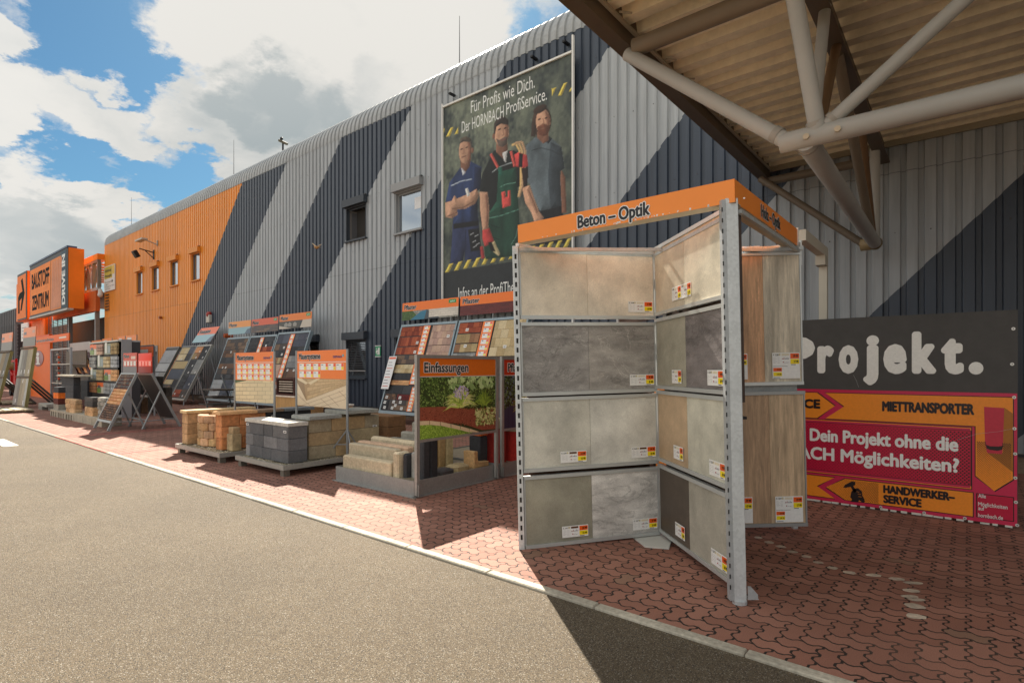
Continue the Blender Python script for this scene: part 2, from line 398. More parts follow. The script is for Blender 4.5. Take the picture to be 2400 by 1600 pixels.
s_ = t.vm('SCALE', c); t.l.new(t.m('MULTIPLY', t.m('MULTIPLY', t.ramp(st, .3, .7, .84, 1.1, False), sheet), t.ramp(Z, 0., 3., .82, 1.)), s_.node.inputs[3])
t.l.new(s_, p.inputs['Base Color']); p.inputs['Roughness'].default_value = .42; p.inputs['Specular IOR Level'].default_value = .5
wallm = mt
wins = []   # x0,x1,z0,z1
up = [(-17.4, -16.2, 6.2, 7.4), (-14.6, -13.3, 6.05, 7.4)]
low = [(-17.4, -16.2, 1.3, 2.65), (-14.6, -13.3, 1.3, 2.65), (-20.4, -19.2, 1.3, 2.65)]
orw = [(-39.6, -38.5, 6.15, 7.5), (-36.95, -35.8, 6.15, 7.5), (-34.1, -33., 6.15, 7.5), (-31.25, -30.15, 6.15, 7.55)]
door = (-37.25, -36.0, .02, 2.95)
holes = up+low+orw+[door]
prof = []; x = XL
while x < XR:
    prof += [(x, 0.), (x+.15, 0.), (x+.168, .048), (x+.232, .048)]; x += .25
xs = sorted(set([q[0] for q in prof]+[e for h_ in holes for e in h_[:2]]))
def yoff(xx):
    r_ = (xx-XL) % .25
    return 0. if r_ <= .1501 else (.048*(r_-.15)/.018 if r_ < .168 else (.048 if r_ <= .232 else .048*(.25-r_)/.018))
wm = MB(); g0 = (.5, .5, .5); BZ = .30; SZ = 10.13
for a, b_ in zip(xs[:-1], xs[1:]):
    if b_-a < 1e-4: continue
    ya, yb = yoff(a+1e-5), yoff(b_-1e-5); iv = [(BZ, SZ)]; mid = (a+b_)/2
    for h_ in holes:
        if h_[0] < mid < h_[1]:
            nv = []
            for l_, u_ in iv:
                if h_[3] <= l_ or h_[2] >= u_: nv.append((l_, u_)); continue
                if h_[2] > l_: nv.append((l_, h_[2]))
                if h_[3] < u_: nv.append((h_[3], u_))
            iv = nv
    for l_, u_ in iv: wm.face([(a, W+ya, l_), (b_, W+yb, l_), (b_, W+yb, u_), (a, W+ya, u_)], g0)
wm.face([(XL, W, BZ), (XL, W, SZ), (XL, W+30, SZ), (XL, W+30, BZ)], g0)
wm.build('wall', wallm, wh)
# curved eave sheet and roof
ev = MB(); RR = 1.02; gl = (.36, .38, .39)
for a, b_ in zip(xs[:-1], xs[1:]):
    if b_-a < 1e-4: continue
    da, db = yoff(a+1e-5)-.012, yoff(b_-1e-5)-.012
    pr = [(W, SZ-.06, 0., 0)]+[(W+RR*(1-math.cos(q)), SZ+RR*math.sin(q), math.sin(q), math.cos(q)) for q in [math.pi/2*k_/9 for k_ in range(10)]]+[(W+9, SZ+RR+.25, 1., 0.)]
    def pt(xx, dd, e): yy, z_, sn, cs = e; cs = 1. if e is pr[0] else cs; return (xx, yy+dd*cs, z_-dd*sn)
    for e0, e1 in zip(pr[:-1], pr[1:]): ev.face([pt(a, da, e0), pt(b_, db, e0), pt(b_, db, e1), pt(a, da, e1)], gl)
eo = ev.build('roof', M('eave_sheet', .42, 0, amp=.12, scale=9, amp2=.1, scale2=1., spec=.5), wh)
pl = MB(); pl.wb(XL, XR, W+.03, W+.3, 0, BZ+.01, C(120, 105, 88)); pl.build('plinth', stone, wh)
sc_m = MB()   # flashing screws on the seams, plus the drip edge above the plinth
sc_m.wb(XL, XR, W-.03, W+.05, BZ-.03, BZ+.005, (.03, .03, .035)); sc_m.build('drip_edge', paint, wh)
bk = MB(); bk.wb(XL+.1, XR, W+.45, W+.5, .0, 10, (.02, .02, .02)); bk.build('inner_wall', paint, wh)
sm = MB()
for z_ in (2.2, 4., 5.8, 7.6, 9.2):
    for k_ in range(0, 70):
        xx = XL+.2075+.25*(int((8-XL)/.25)-k_*2-(int(z_*10) % 2))
        sm.tube((xx-.125, W-.012, z_+R.uniform(-.02, .02)), (xx-.125, W+.0, z_), .009, (.12, .12, .12), 5)
sm.build('screw', paint, wh)['kind'] = 'stuff'
def window(x0, x1, z0, z1, fc, style):
    f = FY(W); m = MB(); d = .22; fr = .05
    for (a, b_, c_, e) in ((x0, x0+.03, z0, z1), (x1-.03, x1, z0, z1), (x0+.03, x1-.03, z0, z0+.03), (x0+.03, x1-.03, z1-.03, z1)):
        m.box(f, a, b_, c_, e, -d-.05, .02, fc)
    a0, a1, c0, c1 = x0+.03, x1-.03, z0+.03, z1-.03
    for (a, b_, c_, e) in ((a0, a0+fr, c0, c1), (a1-fr, a1, c0, c1), (a0+fr, a1-fr, c0, c0+fr), (a0+fr, a1-fr, c1-fr, c1)):
        m.box(f, a, b_, c_, e, -.14, -.08, fc if style != 'orange' else (.12, .11, .11))
    wo_ = m.build('window', paint, wh)
    if style != 'open':
        MB().box(f, a0+fr, a1-fr, c0+fr, c1-fr, -.12, -.11, (.4, .45, .5)).build('pane', glass, wo_)
    else:
        MB().box(f, a0, a1, c0, c1, -.3, -.29, (.018, .015, .012)).build('pane', rubber, wo_)  # no glass: dark sheet stands for the shade of the room inside
        q = F((a0+fr, W+.1, 0), (.5, .86, 0)); MB().box(q, 0, .5, c0+fr, c1-fr, 0, .04, (.1, .09, .085)).box(q, .06, .44, c0+.12, c1-.12, .001, .045, (.05, .05, .055)).build('casement', paint, wo_)
    MB().box(f, x0-.04, x1+.04, z0-.05, z0-.002, -.02, .09, fc).build('sill', paint, wo_)
    MB().box(f, x0-.06, x1+.06, z1+.002, z1+.26, .0, .17, fc).box(f, x1-.1, x1+.09, z1+.255, z1+.285, .05, .12, (.05, .05, .05)).build('shutter_box', paint, wo_)
    if style == 'blind':
        sl_ = MB(); z_ = c1-.06
        while z_ > c0+.2:
            sl_.face([f.p(a0+.02, z_, .0), f.p(a1-.02, z_, .0), f.p(a1-.02, z_+.03, -.06), f.p(a0+.02, z_+.03, -.06)], (.16, .16, .17)); z_ -= .062
        sl_.box(f, a0+.02, a1-.02, z_+.02, z_+.06, -.05, -.01, (.42, .42, .42)).build('blind', alu, wo_)
    return wo_
LG = (.30, .31, .32); DG = (.045, .055, .07)
w1 = window(*up[0], DG, 'open'); w2 = window(*up[1], LG, 'glass')
MB().box(FY(W), -13.78, -13.45, 6.75, 7.12, -.108, -.105, (.75, .76, .78)).build('paper', printed, w2)
for q in low: window(*q, DG, 'blind')
for q in orw: window(*q, (.75, .27, .03), 'orange')
m = MB(); f = FY(W); fc = (.28, .28, .27)
x0, x1, z0, z1 = door
for (a, b_, c_, e) in ((x0, x0+.1, z0, z1), (x1-.1, x1, z0, z1), (x0+.1, x1-.1, z1-.35, z1), (x0+.1, x1-.1, z0, z0+.1)): m.box(f, a, b_, c_, e, -.2, .03, fc)
dr = m.build('door', paint, wh); MB().box(f, x0+.1, x1-.1, z0+.1, z1-.35, -.2, -.15, (.03, .025, .02)).build('pane', glass, dr)
MB().box(f, x1-.22, x1-.18, 1., 1.3, -.15, -.08, (.4, .4, .4)).build('handle', alu, dr)
# louvre vent near the far corner of the orange part
m = MB(); c0 = ony(248, 730, W); c1 = ony(257, 706, W)
m.box(f, c0.x, c1.x, c0.z, c1.z, .0, .03, (.5, .17, .02))
for k_ in range(6): m.box(f, c0.x+.04, c1.x-.04, c0.z+.06+k_*.2, c0.z+.14+k_*.2, .03, .05, (.04, .02, .01))
tag(m.build('wall_vent', paint), 'small orange louvre vent low on the far corner of the orange wall', 'vent')
def wallthing(name, mat, mb, label, cat, group=None): return tag(mb.build(name, mat), label, cat, group)
# notice board
nb = thing('notice_board', (-44.6, W-.1, 6.85), 'white and yellow notice board mounted high at the far left end of the orange wall', 'sign')
MB().box(f, -45.9, -43.6, 6.85, 8.55, .02, .07, (.7, .7, .68)).build('board', printed, nb)
m = MB(); m.box(f, -45.8, -44.15, 7.7, 8.5, .07, .075, (.55, .42, .05)); m.box(f, -44.1, -43.65, 7.9, 8.5, .07, .075, (.7, .48, .08))
m.text(f, 'Anlieferung', -45.7, 8.15, .22, 1.4, (.1, .1, .06), .02, .08); m.text(f, 'Warenausgabe', -45.7, 7.8, .2, 1.45, (.1, .1, .06), .02, .08)
for k_, s0 in enumerate(('Warenausgang', 'Lager', 'Rückgabe der Ware', 'Abholung')): m.text(f, s0, -45.7, 7.42-k_*.15, .09, .35+.1*len(s0), (.1, .1, .1), .01, .08)
m.prism(f, [(-44.2, 7.35), (-43.9, 7.47), (-44.2, 7.59)], .07, .078, (.1, .1, .1)); m.build('lettering', printed, nb)
# floodlight on bracket
fl = thing('wall_floodlight', (-38.3, W-.4, 8.4), 'black floodlight on a bracket on the orange wall above the windows', 'lamp')
A = ony(360, 592, W-.02); B = ony(343, 590, W-.75)
MB().tube(A, (A.x, W-.75, A.z+.12), .03, BLACK, 8).tube((A.x, W, A.z-.35), (A.x, W-.45, A.z+.05), .025, BLACK, 8).box(FY(W), A.x-.07, A.x+.07, A.z-.4, A.z+.15, 0, .04, BLACK).build('bracket', paint, fl)
h = MB(); c0 = Vector((A.x, W-.8, A.z-.12)); h.prism(F(c0-Vector((0, 0, .28)), (1, 0, 0), (0, -.5, .85)), [(-.2, 0), (.2, 0), (.2, .42), (-.2, .42)], -.1, .12, BLACK)
h.build('lamp_head', paint, fl, bevel=.04)
rc = MB(); A = ony(370, 572, W); rc.box(FY(W), A.x-.05, A.x+.05, A.z-.1, A.z+.2, 0, .05, (.35, .33, .3)); rc.tube((A.x, W, A.z-.05), (A.x, W-.7, A.z+.15), .03, (.45, .42, .38)); rc.box(WF, A.x-1.0, A.x+.1, W-.85, W-.55, A.z+.13, A.z+.22, (.5, .48, .43))
tag(rc.build('wall_lamp', paint), 'flat cream strip lamp on an arm above the black floodlight', 'lamp')
# alarm beacons, exit sign, sensor
A = ony(493, 741, W-.02); m = MB(); m.box(FY(W), A.x-.17, A.x+.17, A.z-.32, A.z+.06, 0, .16, (.6, .57, .5))
al = thing('alarm_siren', (A.x, W-.08, A.z-.3), 'white alarm box with a red beacon on top on the dark grey stripe', 'alarm')
m.build('housing', paint, al, bevel=.02); MB().ball((A.x, W-.08, A.z+.08), .14, (.35, .03, .02), 10, 6, (1, 1, 1.1)).build('beacon', gloss, al, smooth=True)
A = ony(541, 787, W-.05); tag(MB().tube((A.x, W, A.z), (A.x, W-.35, A.z), .13, (.45, .09, .02), 12, .1).build('alarm_beacon', gloss), 'small red-orange beacon on the wall left of the grey paver boards', 'alarm')
A = ony(886, 823, W-.02); ex = thing('exit_sign', (A.x, W-.03, A.z-.14), 'small green and white emergency exit sign on the dark wall beside the blinds window', 'sign')
MB().box(FY(W), A.x-.13, A.x+.13, A.z-.17, A.z+.17, .0, .03, (.03, .30, .14)).box(FY(W), A.x-.15, A.x+.15, A.z+.17, A.z+.2, 0, .035, (.6, .6, .6)).box(FY(W), A.x-.15, A.x+.15, A.z-.2, A.z-.17, 0, .035, (.6, .6, .6)).build('board', printed, ex)
f2 = F((A.x, W, A.z), (1, 0, 0)); MB().box(f2, .02, .1, -.12, .12, .03, .033, WHITE).ball(f2.p(-.05, .08, .035), .025, WHITE).prism(f2, [(-.09, .02), (-.02, .05), (.02, .0), (-.02, -.03), (.0, -.12), (-.04, -.12), (-.06, -.03), (-.1, -.08)], .03, .034, WHITE).build('pictogram', printed, ex)
A = ony(377, 744, W-.05); tag(MB().tube((A.x, W, A.z), (A.x, W-.15, A.z), .08, (.35, .1, .02), 10).build('wall_outlet', paint), 'tiny round fitting on the orange wall below the windows', 'fitting')
A = ony(235, 693, W-.5); dm = thing('dome_camera', (A.x, W-.5, A.z), 'white dome security camera hanging beside the corner of the orange wall', 'security camera')
MB().tube((XL, W-.1, A.z+.35), (A.x, W-.5, A.z+.4), .05, (.6, .58, .55)).tube((A.x, W-.5, A.z+.1), (A.x, W-.5, A.z+.45), .14, (.65, .63, .6), 12, .1).build('bracket', paint, dm)
MB().ball((A.x, W-.5, A.z+.05), .16, (.6, .58, .56), 12, 8).build('dome', gloss, dm, smooth=True)
# rods on the roof
for px, p0, p1, nm in ((308, 523, 463, 'above the far orange end'), (548, 410, 328, 'above the tip of the orange wall'), (1077, 200, 38, 'tallest in the picture, above the poster')):
    B = ony(px, p0, W+.9); T_ = ony(px, p1, W+.9)
    tag(MB().tube((B.x, B.y, SZ+.9), T_, .018, (.15, .15, .15), 6, .008).build('lightning_rod', paint), 'thin lightning rod on the curved eave, '+nm, 'lightning rod', 'lightning rods along the roof edge')
A = ony(663, 355, W+.9); m = MB(); m.tube((A.x, W+.9, SZ+.9), (A.x, W+.9, A.z+.35), .04, BLACK, 6).tube((A.x-.15, W+.8, A.z+.5), (A.x+.2, W+1., A.z+.3), .06, (.1, .09, .06), 8).ball((A.x-.12, W+.9, A.z+.6), .07, BLACK)
tag(m.build('weather_sensor', paint), 'small dark sensor on a short mast on the roof edge', 'sensor')

# ================= canopy, upper right =================
cn = thing('canopy', (-1.2, 8, 3.6), 'steel tube canopy with a beige corrugated deck projecting from the grey wall', 'canopy')
TB = C(170, 169, 164); dk = C(242, 230, 202); y0, y1, x0, x1 = 3.2, W-.02, -3.02, 12.
m = MB(); y = y0; zt = 5.6
while y < y1:
    for (a, za, b_, zb) in ((0, 0, .15, 0), (.15, 0, .19, .13), (.19, .13, .31, .13), (.31, .13, .35, 0)):
        m.face([(x0, y+a, zt+za), (x1, y+a, zt+za), (x1, min(y+b_, y1), zt+zb), (x0, min(y+b_, y1), zt+zb)], dk)
    y += .35
m.wb(x0, x1, y0, y1, zt+.14, zt+.18, dk)
m.build('deck', dirty, cn)
db = C(92, 80, 66)
m = MB(); m.wb(-3.12, -3.02, y0, W, 5.36, 5.78, db).wb(-3.2, -3.12, y0, W, 5.36, 5.40, db); m.wb(-3.0, -2.96, y0, W-.1, 5.5, 5.53, C(160, 150, 130)); m.build('edge_beam', paint, cn)
MB().wb(-1.16, -1.14, y0, W, 5.26, 5.6, db).wb(-1.24, -1.06, y0, W, 5.24, 5.26, db).build('cross_beam', paint, cn)
MB().wb(x0, x1, W-.06, W-.02, 5.5, 5.72, C(150, 140, 120)).build('wall_rail', paint, cn)
def tb(name, a, b_, r, c=TB): return MB().tube(a, b_, r, c, 20).build(name, paint, cn, smooth=True, autos=True)
Pn = Vector((-1.15, 5.62, 3.75)); Qn = Vector((-1.2, 10.95, 3.72))
tb('chord', (-1.36, 5.62, 3.75), (12, 5.62, 3.75), .09)
tb('chord', Pn-Vector((0, 0, .02)), Qn, .095)
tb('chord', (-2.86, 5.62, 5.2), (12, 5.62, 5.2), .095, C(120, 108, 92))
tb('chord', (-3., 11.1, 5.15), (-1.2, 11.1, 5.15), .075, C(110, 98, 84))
tb('brace', (-2.95, 5.62, 5.16), (-1.33, 5.62, 3.78), .072)
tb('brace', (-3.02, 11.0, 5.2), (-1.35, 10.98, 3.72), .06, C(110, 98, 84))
tb('brace', (-1.05, 5.6, 3.8), (-1.22, 5.2, 5.3), .07)
tb('brace', (-1.12, 5.75, 3.8), (-1.12, 6.35, 5.3), .055)
tb('brace', (-.98, 5.62, 3.82), (.85, 5.62, 5.2), .06)
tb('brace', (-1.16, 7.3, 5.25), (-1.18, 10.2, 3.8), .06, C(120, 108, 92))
tb('brace', (-1.2, 10.95, 3.75), (-1.2, 10.95, 5.3), .075)
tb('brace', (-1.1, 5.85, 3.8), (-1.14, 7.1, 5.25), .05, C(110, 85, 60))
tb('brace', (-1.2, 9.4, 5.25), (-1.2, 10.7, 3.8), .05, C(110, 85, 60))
tb('brace', (4.6, 5.62, 3.82), (2.6, 5.62, 5.2), .085)
MB().ball(Qn, .11, C(120, 105, 75), 14, 10).tube((-1.4, 10.98, 3.72), (-1.15, 10.95, 3.72), .1, C(150, 130, 95), 14).build('joint', paint, cn, smooth=True)
for nm_, a_, b_, r_ in (('brace', (-1.37, 5.62, 3.82), (-1.42, 5.62, 3.86), .08), ('x', (-1.06, 5.6, 3.83), (-1.065, 5.585, 3.87), .078), ('x', (-.95, 5.62, 3.85), (-.92, 5.62, 3.875), .068), ('x', (-1.16, 5.72, 3.73), (-1.16, 5.75, 3.73), .103), ('x', (3., 5.62, 3.75), (3.03, 5.62, 3.75), .1)):
    MB().tube(a_, b_, r_, C(150, 146, 138), 20).build('weld_collar', dirty, cn, smooth=True, autos=True)
for px_, py_ in ((1888, 318), (1962, 300)):
    a = ony(px_, py_, 5.50); MB().tube((a.x, 5.54, a.z), (a.x, 5.515, a.z), .028, C(190, 175, 150), 6).build('bolt', paint, cn)
# spot under the deck edge: flashing strips
for k_ in range(14):
    MB().tube((-2.93, y0+.4+k_*.6, 5.52), (-2.86, y0+.55+k_*.6, 5.55), .012, C(170, 160, 140), 6).build('clip', paint, cn)
# white pole with a short arm behind the tile display
A = ony(1930, 600, 7.9)
pp = thing('white_pole', (A.x, 7.9, 0), 'square white metal pole with a bent arm standing behind the dark banner board', 'pole')
MB().wb(A.x-.045, A.x+.045, 7.86, 7.94, 0, A.z+.1, C(205, 200, 185)).build('post', paint, pp)
MB().wb(A.x-.045, A.x+.045, 6.7, 7.86, A.z-.02, A.z+.1, C(205, 200, 185)).wb(A.x-.055, A.x+.055, 7.7, 7.859, A.z-.14, A.z-.021, C(190, 185, 170)).build('arm', paint, pp)
# ================= tile display rack =================
A_ = Vector((-3.15, 3.97, 0)); B_ = Vector((-1.2, 4.05, 0)); C_ = Vector((-1.22, 5.95, 0)); D_ = Vector((-3.17, 5.93, 0)); VX = Vector((-2.33, 5.12, 0))
rack = thing('tile_display_rack', (-2.2, 5.0, 0), 'tall galvanised rack with hinged tile panels under an orange header in the foreground', 'display rack')
brown = C(70, 48, 34)
def perf_post(p0, du, w, d, z1, name='post', slots=0, galvc=(.60, .63, .64)):
    f = F(p0, du); m = MB(); m.box(f, -w/2, w/2, .02, z1, -d/2, d/2, galvc)
    q = m.build(name, galv, rack, bevel=.004)
    if slots:
        s_ = MB(); z_ = .12
        while z_ < z1-.1: s_.box(f, -w*.16, w*.16, z_, z_+.045, d/2+.001, d/2+.003, (.015, .013, .012)); z_ += .085
        s_.build('slot_row', rubber, q)
    return q
vd = Vector((.7722, .6354, 0))            # roughly across the line of sight
perf_post(A_, vd, .055, .05, 2.79, slots=1)
pb = perf_post(B_-vd*.055, vd, .088, .06, 2.83)
f = F(B_-vd*.115, vd); m = MB(); m.box(f, -.012, .016, .03, 2.82, -.02, .03, (.40, .42, .43)); z_ = .1
while z_ < 2.75: m.box(f, -.014, -.006, z_+.01, z_+.04, .03, .034, (.03, .03, .03)); z_ += .075
m.build('post_flange', galv, rack)
MB().tube(B_-vd*.05, B_-vd*.05+Vector((0, 0, .025)), .05, (.5, .52, .53), 14).tube(B_-vd*.05+Vector((0, 0, .02)), B_-vd*.05+Vector((0, 0, .06)), .014, (.5, .5, .5), 8).build('foot', galv, rack)
f = F(B_-vd*.005, vd); MB().prism(f, [(0, .04), (.07, .04), (.07, .07), (.02, .13), (0, .13)], .03, .034, (.4, .42, .43)).box(f, 0, .075, .035, .04, -.03, .034, (.4, .42, .43)).build('foot_bracket', galv, rack)
perf_post(C_+Vector((-.12, .12, 0)), vd, .05, .05, 2.78); perf_post(D_, vd, .05, .05, 2.78)
m = MB(); m.prism(WF, [(-2.62, 5.0), (-2.3, 4.72), (-2.1, 4.8), (-2.25, 5.25), (-2.55, 5.3)], .004, .018, C(205, 205, 198)).build('base_plate', paint, rack)
MB().box(F((-2.22, 5.20, 0), vd), -.05, .05, .02, 2.73, -.06, .06, C(90, 88, 84)).build('sun_block_column', galv, rack)  # column added to block the sun streak between the panels
# header fascia on four sides
hz0, hz1 = 2.795, 2.955
m = MB(); oc = C(255, 146, 58); ru = C(206, 196, 170)
def hside(a, b_, n):
    a = Vector(a); b_ = Vector(b_); L = (b_-a).length; f = F(a, (b_-a), (0, 0, 1), n); m.box(f, 0, L, hz0, hz1, -.004, 0, oc); m.box(f, 0, L, hz0, hz0+.004, -.13, -.005, ru); return f, L
fa, La = hside((-3.06, 3.90, 0), (-1.20, 3.98, 0), (0, -1, 0))
fb_, Lb = hside((-1.20, 3.985, 0), (-1.22, 5.90, 0), (1, 0, 0))
m.box(F((-3.1, 5.9, 0), (1, 0, 0)), 0, 1.9, hz0, hz0+.03, -.02, .02, C(190, 192, 190)).box(F((-3.15, 4., 0), (0, 1, 0)), 0, 1.9, hz0, hz0+.03, -.02, .02, C(190, 192, 190))
hd = m.build('header', M('header_paint', .4, 0, amp=.03, scale=3, spec=.45), rack)
m = MB(); m.text(fa, 'Beton – Optik', .615, hz0+.024, .112, .63, (.012, .013, .018), .03, .003, outline=(.85, .85, .83), ow=.1)
m.text(fb_, 'Holz – Optik', .64, hz0+.026, .108, .60, (.012, .013, .018), .03, .003, outline=(.85, .85, .83), ow=.1)
m.build('lettering', printed, hd)
m = MB()
for k_ in range(46): 
    u = R.choice([R.uniform(.9, 1.5), R.uniform(.2, 2.)]); m.box(fa, u, u+R.uniform(.003, .014), hz0+R.uniform(0, .01), hz0+R.uniform(.011, .02), .0005, .0012, (.8, .78, .74))
m.box(fb_, Lb-.004, Lb+.012, hz0-.01, hz1+.012, -.06, .008, (.8, .8, .78)); m.build('chipped_edge', paint, hd)
# top rails
gr = (.5, .53, .53)
m = MB()
for a, b_ in ((A_, VX), (VX, B_), (B_, C_), (A_, D_), (D_, C_), (A_, C_), (B_, D_)):
    d = (b_-a); f = F(a, d); m.box(f, .03, d.length-.03, 2.735+(.012 if (a is A_ and b_ is C_) else 0), 2.765+(.012 if (a is A_ and b_ is C_) else 0), -.014, .014, gr)
m.build('top_rail', galv, rack)
# ---- one hinged panel with its tiles and price tags
def price_tag(f, u, v, w, h, code, p1, p2, parent, tall=False, n=.016):
    m = MB(); m.box(f, u, u+w, v, v+h, n, n+.002, (.86, .86, .84)); n2 = n+.0025
    hh = h if not tall else h*.5; vb = v+h-hh
    m.box(f, u+w*.66, u+w*.98, vb+hh*.53, vb+hh*.93, n, n2, C(238, 95, 20)); m.box(f, u+w*.66, u+w*.98, vb+hh*.12, vb+hh*.5, n, n2, C(250, 222, 15))
    m.text(f, code, u+w*.03, vb+hh*.78, hh*.14, w*.2, (.02, .02, .02), .04, n2)
    m.text(f, p1, u+w*.77, vb+hh*.62, hh*.22, w*.18, (.05, .01, 0), .05, n2+.001); m.text(f, p2, u+w*.78, vb+hh*.2, hh*.2, w*.17, (.04, .03, 0), .05, n2+.001)
    m.box(f, u+w*.24, u+w*.3, vb+hh*.78, vb+hh*.93, n, n2, C(200, 190, 150))
    m.box(f, u+w*.34, u+w*.62, vb+hh*.76, vb+hh*.93, n, n2, C(95, 60, 35) if p1[0] == '1' and not tall else C(225, 215, 190))
    for k_ in range(5):
        a = u+w*(.34+.055*k_); m.prism(f, [(a, vb+hh*.48), (a+w*.05, vb+hh*.5), (a+w*.04, vb+hh*(.6+.06*(k_ % 2)))], n, n2, (.3, .08, .08) if k_ < 2 else (.15, .16, .22))
    m.ball(f.p(u+w*.4, vb+hh*.27, n2), w*.022, (.35, .02, .04), 6, 4, (1, 1, 1)); m.text(f, 'in.opt', u+w*.44, vb+hh*.2, hh*.1, w*.15, (.2, .2, .22), .0, n2)
    for k_ in range(5): m.box(f, u+w*.04, u+w*(.12+.05*(k_ % 2)), vb+hh*(.62-.1*k_), vb+hh*(.64-.1*k_), n, n2, (.45, .45, .45)); m.box(f, u+w*.19, u+w*.27, vb+hh*(.62-.1*k_), vb+hh*(.64-.1*k_), n, n2, (.5, .5, .5))
    m.box(f, u+w*.68, u+w*.85, vb+hh*.04, vb+hh*.09, n, n2, (.1, .1, .1))
    if tall:
        m.box(f, u+w*.03, u+w*.34, v+h*.28, v+h*.42, n, n2, C(238, 95, 20)); m.box(f, u+w*.03, u+w*.34, v+h*.1, v+h*.25, n, n2, C(250, 222, 15))
        m.text(f, '19 90', u+w*.16, v+h*.31, h*.07, w*.16, (.05, .01, 0), .04, n2+.001); m.text(f, p1, u+w*.16, v+h*.13, h*.07, w*.16, (.04, .03, 0), .04, n2+.001)
        m.box(f, u+w*.03, u+w*.28, v+h*.03, v+h*.05, n, n2, (.1, .1, .1)); m.box(f, u+w*.03, u+w*.55, v+h*.47, v+h*.485, n, n2, (.2, .2, .2))
    return m.build('price_tag', printed, parent)
def panel(f, L, z0, z1, tiles, mats, tags, splits=(.5,), side=None, back=True, u00=0., rail=(.55, .57, .56)):
    m = MB(); r = .032
    m.box(f, u00, L, z0, z0+r, -.02, .022, rail).box(f, u00, L, z1-r, z1, -.02, .022, rail)
    m.box(f, u00, u00+.014, z0+r, z1-r, -.02, .01, rail).box(f, L-.014, L, z0+r, z1-r, -.02, .012, rail)
    pn = m.build('tile_panel', alu, rack)
    if back: MB().box(f, u00+.016, L-.016, z0+r+.002, z1-r-.002, -.018, -.006, brown).build('backing_board', paint, pn)
    us = [u00+.015]+[u00+(L-u00)*s_ for s_ in splits]+[L-.015]
    for k_, (c, mt_) in enumerate(zip(tiles, mats)):
        tl = MB(); tl.box(f, us[k_]+.0015, us[k_+1]-.0015, z0+r+.001, z1-r-.001, -.004, .008, c); tl.build('tile', mt_, pn)
    for (u, v, w_, h_, code, p1, p2, tall) in tags: price_tag(f, u, z0+r+v, w_, h_, code, p1, p2, pn, tall)
    return pn
T1 = [(2.127, 2.787), (1.42, 2.096), (.722, 1.404), (.027, .69)]
be, g3, dg = C(196, 180, 152), C(172, 167, 148), C(118, 114, 108)
LL = (VX-A_).length; fL = F(A_, VX-A_); kk = .95
cl = [((C(222, 212, 194), C(226, 216, 198)), (tile_m, tile_m)), ((C(146, 143, 140), C(152, 148, 143)), (slate_m, slate_m)),
      ((C(200, 198, 186), C(212, 211, 202)), (tile_m, tile_m)), ((C(150, 147, 131), C(206, 204, 199)), (tile_m, slate_m))]
tg = [[('C 228', '9 99', '8 99', LL-.30)], [('C 232', '9 99', '8 99', LL-.30)], [('C 239', '14 99', '12 99', LL*.48-.29), ('C 240', '14 99', '12 99', LL-.30)], [('C 241', '14 99', '12 99', LL*.48-.29), ('C 237', '9 99', '8 99', LL-.30)]]
for (z0, z1), (c, ms), tt_ in zip(T1, cl, tg):
    panel(fL, LL-.01, z0, z1, c, ms, [(u, .035, .26, .105, a, b_, c_, False) for a, b_, c_, u in tt_], (.485,), u00=.03)
fR = F(VX, B_-VX); LR = (B_-VX).length-.135
cr = [((C(206, 194, 172), C(222, 212, 190)), (tile_m, tile_m)), ((C(162, 158, 142), C(122, 116, 115)), (tile_m, slate_m)), ((C(194, 168, 136), C(204, 202, 186)), (tile_m, tile_m)), ((C(88, 78, 68), C(166, 162, 149)), (tile_m, tile_m))]
tr = [[(.44, .06), (.63, .06)], [(.40, .03), (1.08, .03)], [(.40, .05), (1.08, .03)], [(.40, .05), (1.08, .03)]]
for k_, ((z0, z1), (c, ms)) in enumerate(zip(T1, cr)):
    u1 = tr[k_]; ws = (.19, .19) if k_ == 0 else (.2, .26)
    panel(fR, LR, z0+.03, z1+.03, c, ms, [(u1[q][0], u1[q][1], ws[q], .12, 'C 2%d' % (30+k_*2+q), '9 99', '8 99', False) for q in (0, 1)], (.47,), u00=.02)
    e = MB(); e.box(fR, LR+.001, LR+.03, z0+.07, z1-.01, -.015, .01, C(216, 205, 178)); e.box(fR, LR+.031, LR+.06, z1-.16, z1-.06, -.01, .02, (.5, .5, .5)); e.box(fR, LR+.031, LR+.06, z0+.08, z0+.18, -.01, .02, (.5, .5, .5))
    e.build('tile_edge', tile_m, rack)
# brown sun-blocking sheets and the edge-on panel of the right-hand face
i0 = B_+Vector((-.03, .07, 0)); VR = VX+Vector((.10, .05, 0)); f = F(i0, VR-i0, n=(.7, .7, 0)); LI = (VR-i0).length
m = MB(); m.box(f, .0, LI, 1.43, 2.74, -.012, .012, brown).box(f, .0, .03, 1.40, 2.78, -.022, .03, C(60, 45, 38)).build('tile_panel', paint, rack)
m = MB(); m.box(f, .06, LI, .03, 1.42, -.012, .012, brown).box(f, -.02, .1, 1.28, 1.3, -.01, .03, BLACK).build('tile_panel', paint, rack)
for a_, c_ in ((D_, Vector((-2.42, 5.22, 0))), (A_+Vector((-.03, .1, 0)), VX+Vector((-.12, .03, 0)))):
    fq = F(a_, c_-a_); MB().box(fq, .04, (c_-a_).length, .05, 2.05, -.012, .012, brown).box(fq, .04, (c_-a_).length, 2.14, 2.72 if a_ is D_ else 2.15, -.012, .012, brown).build('sun_block_sheet', paint, rack)  # sheets added to stop sun leaking through the rack
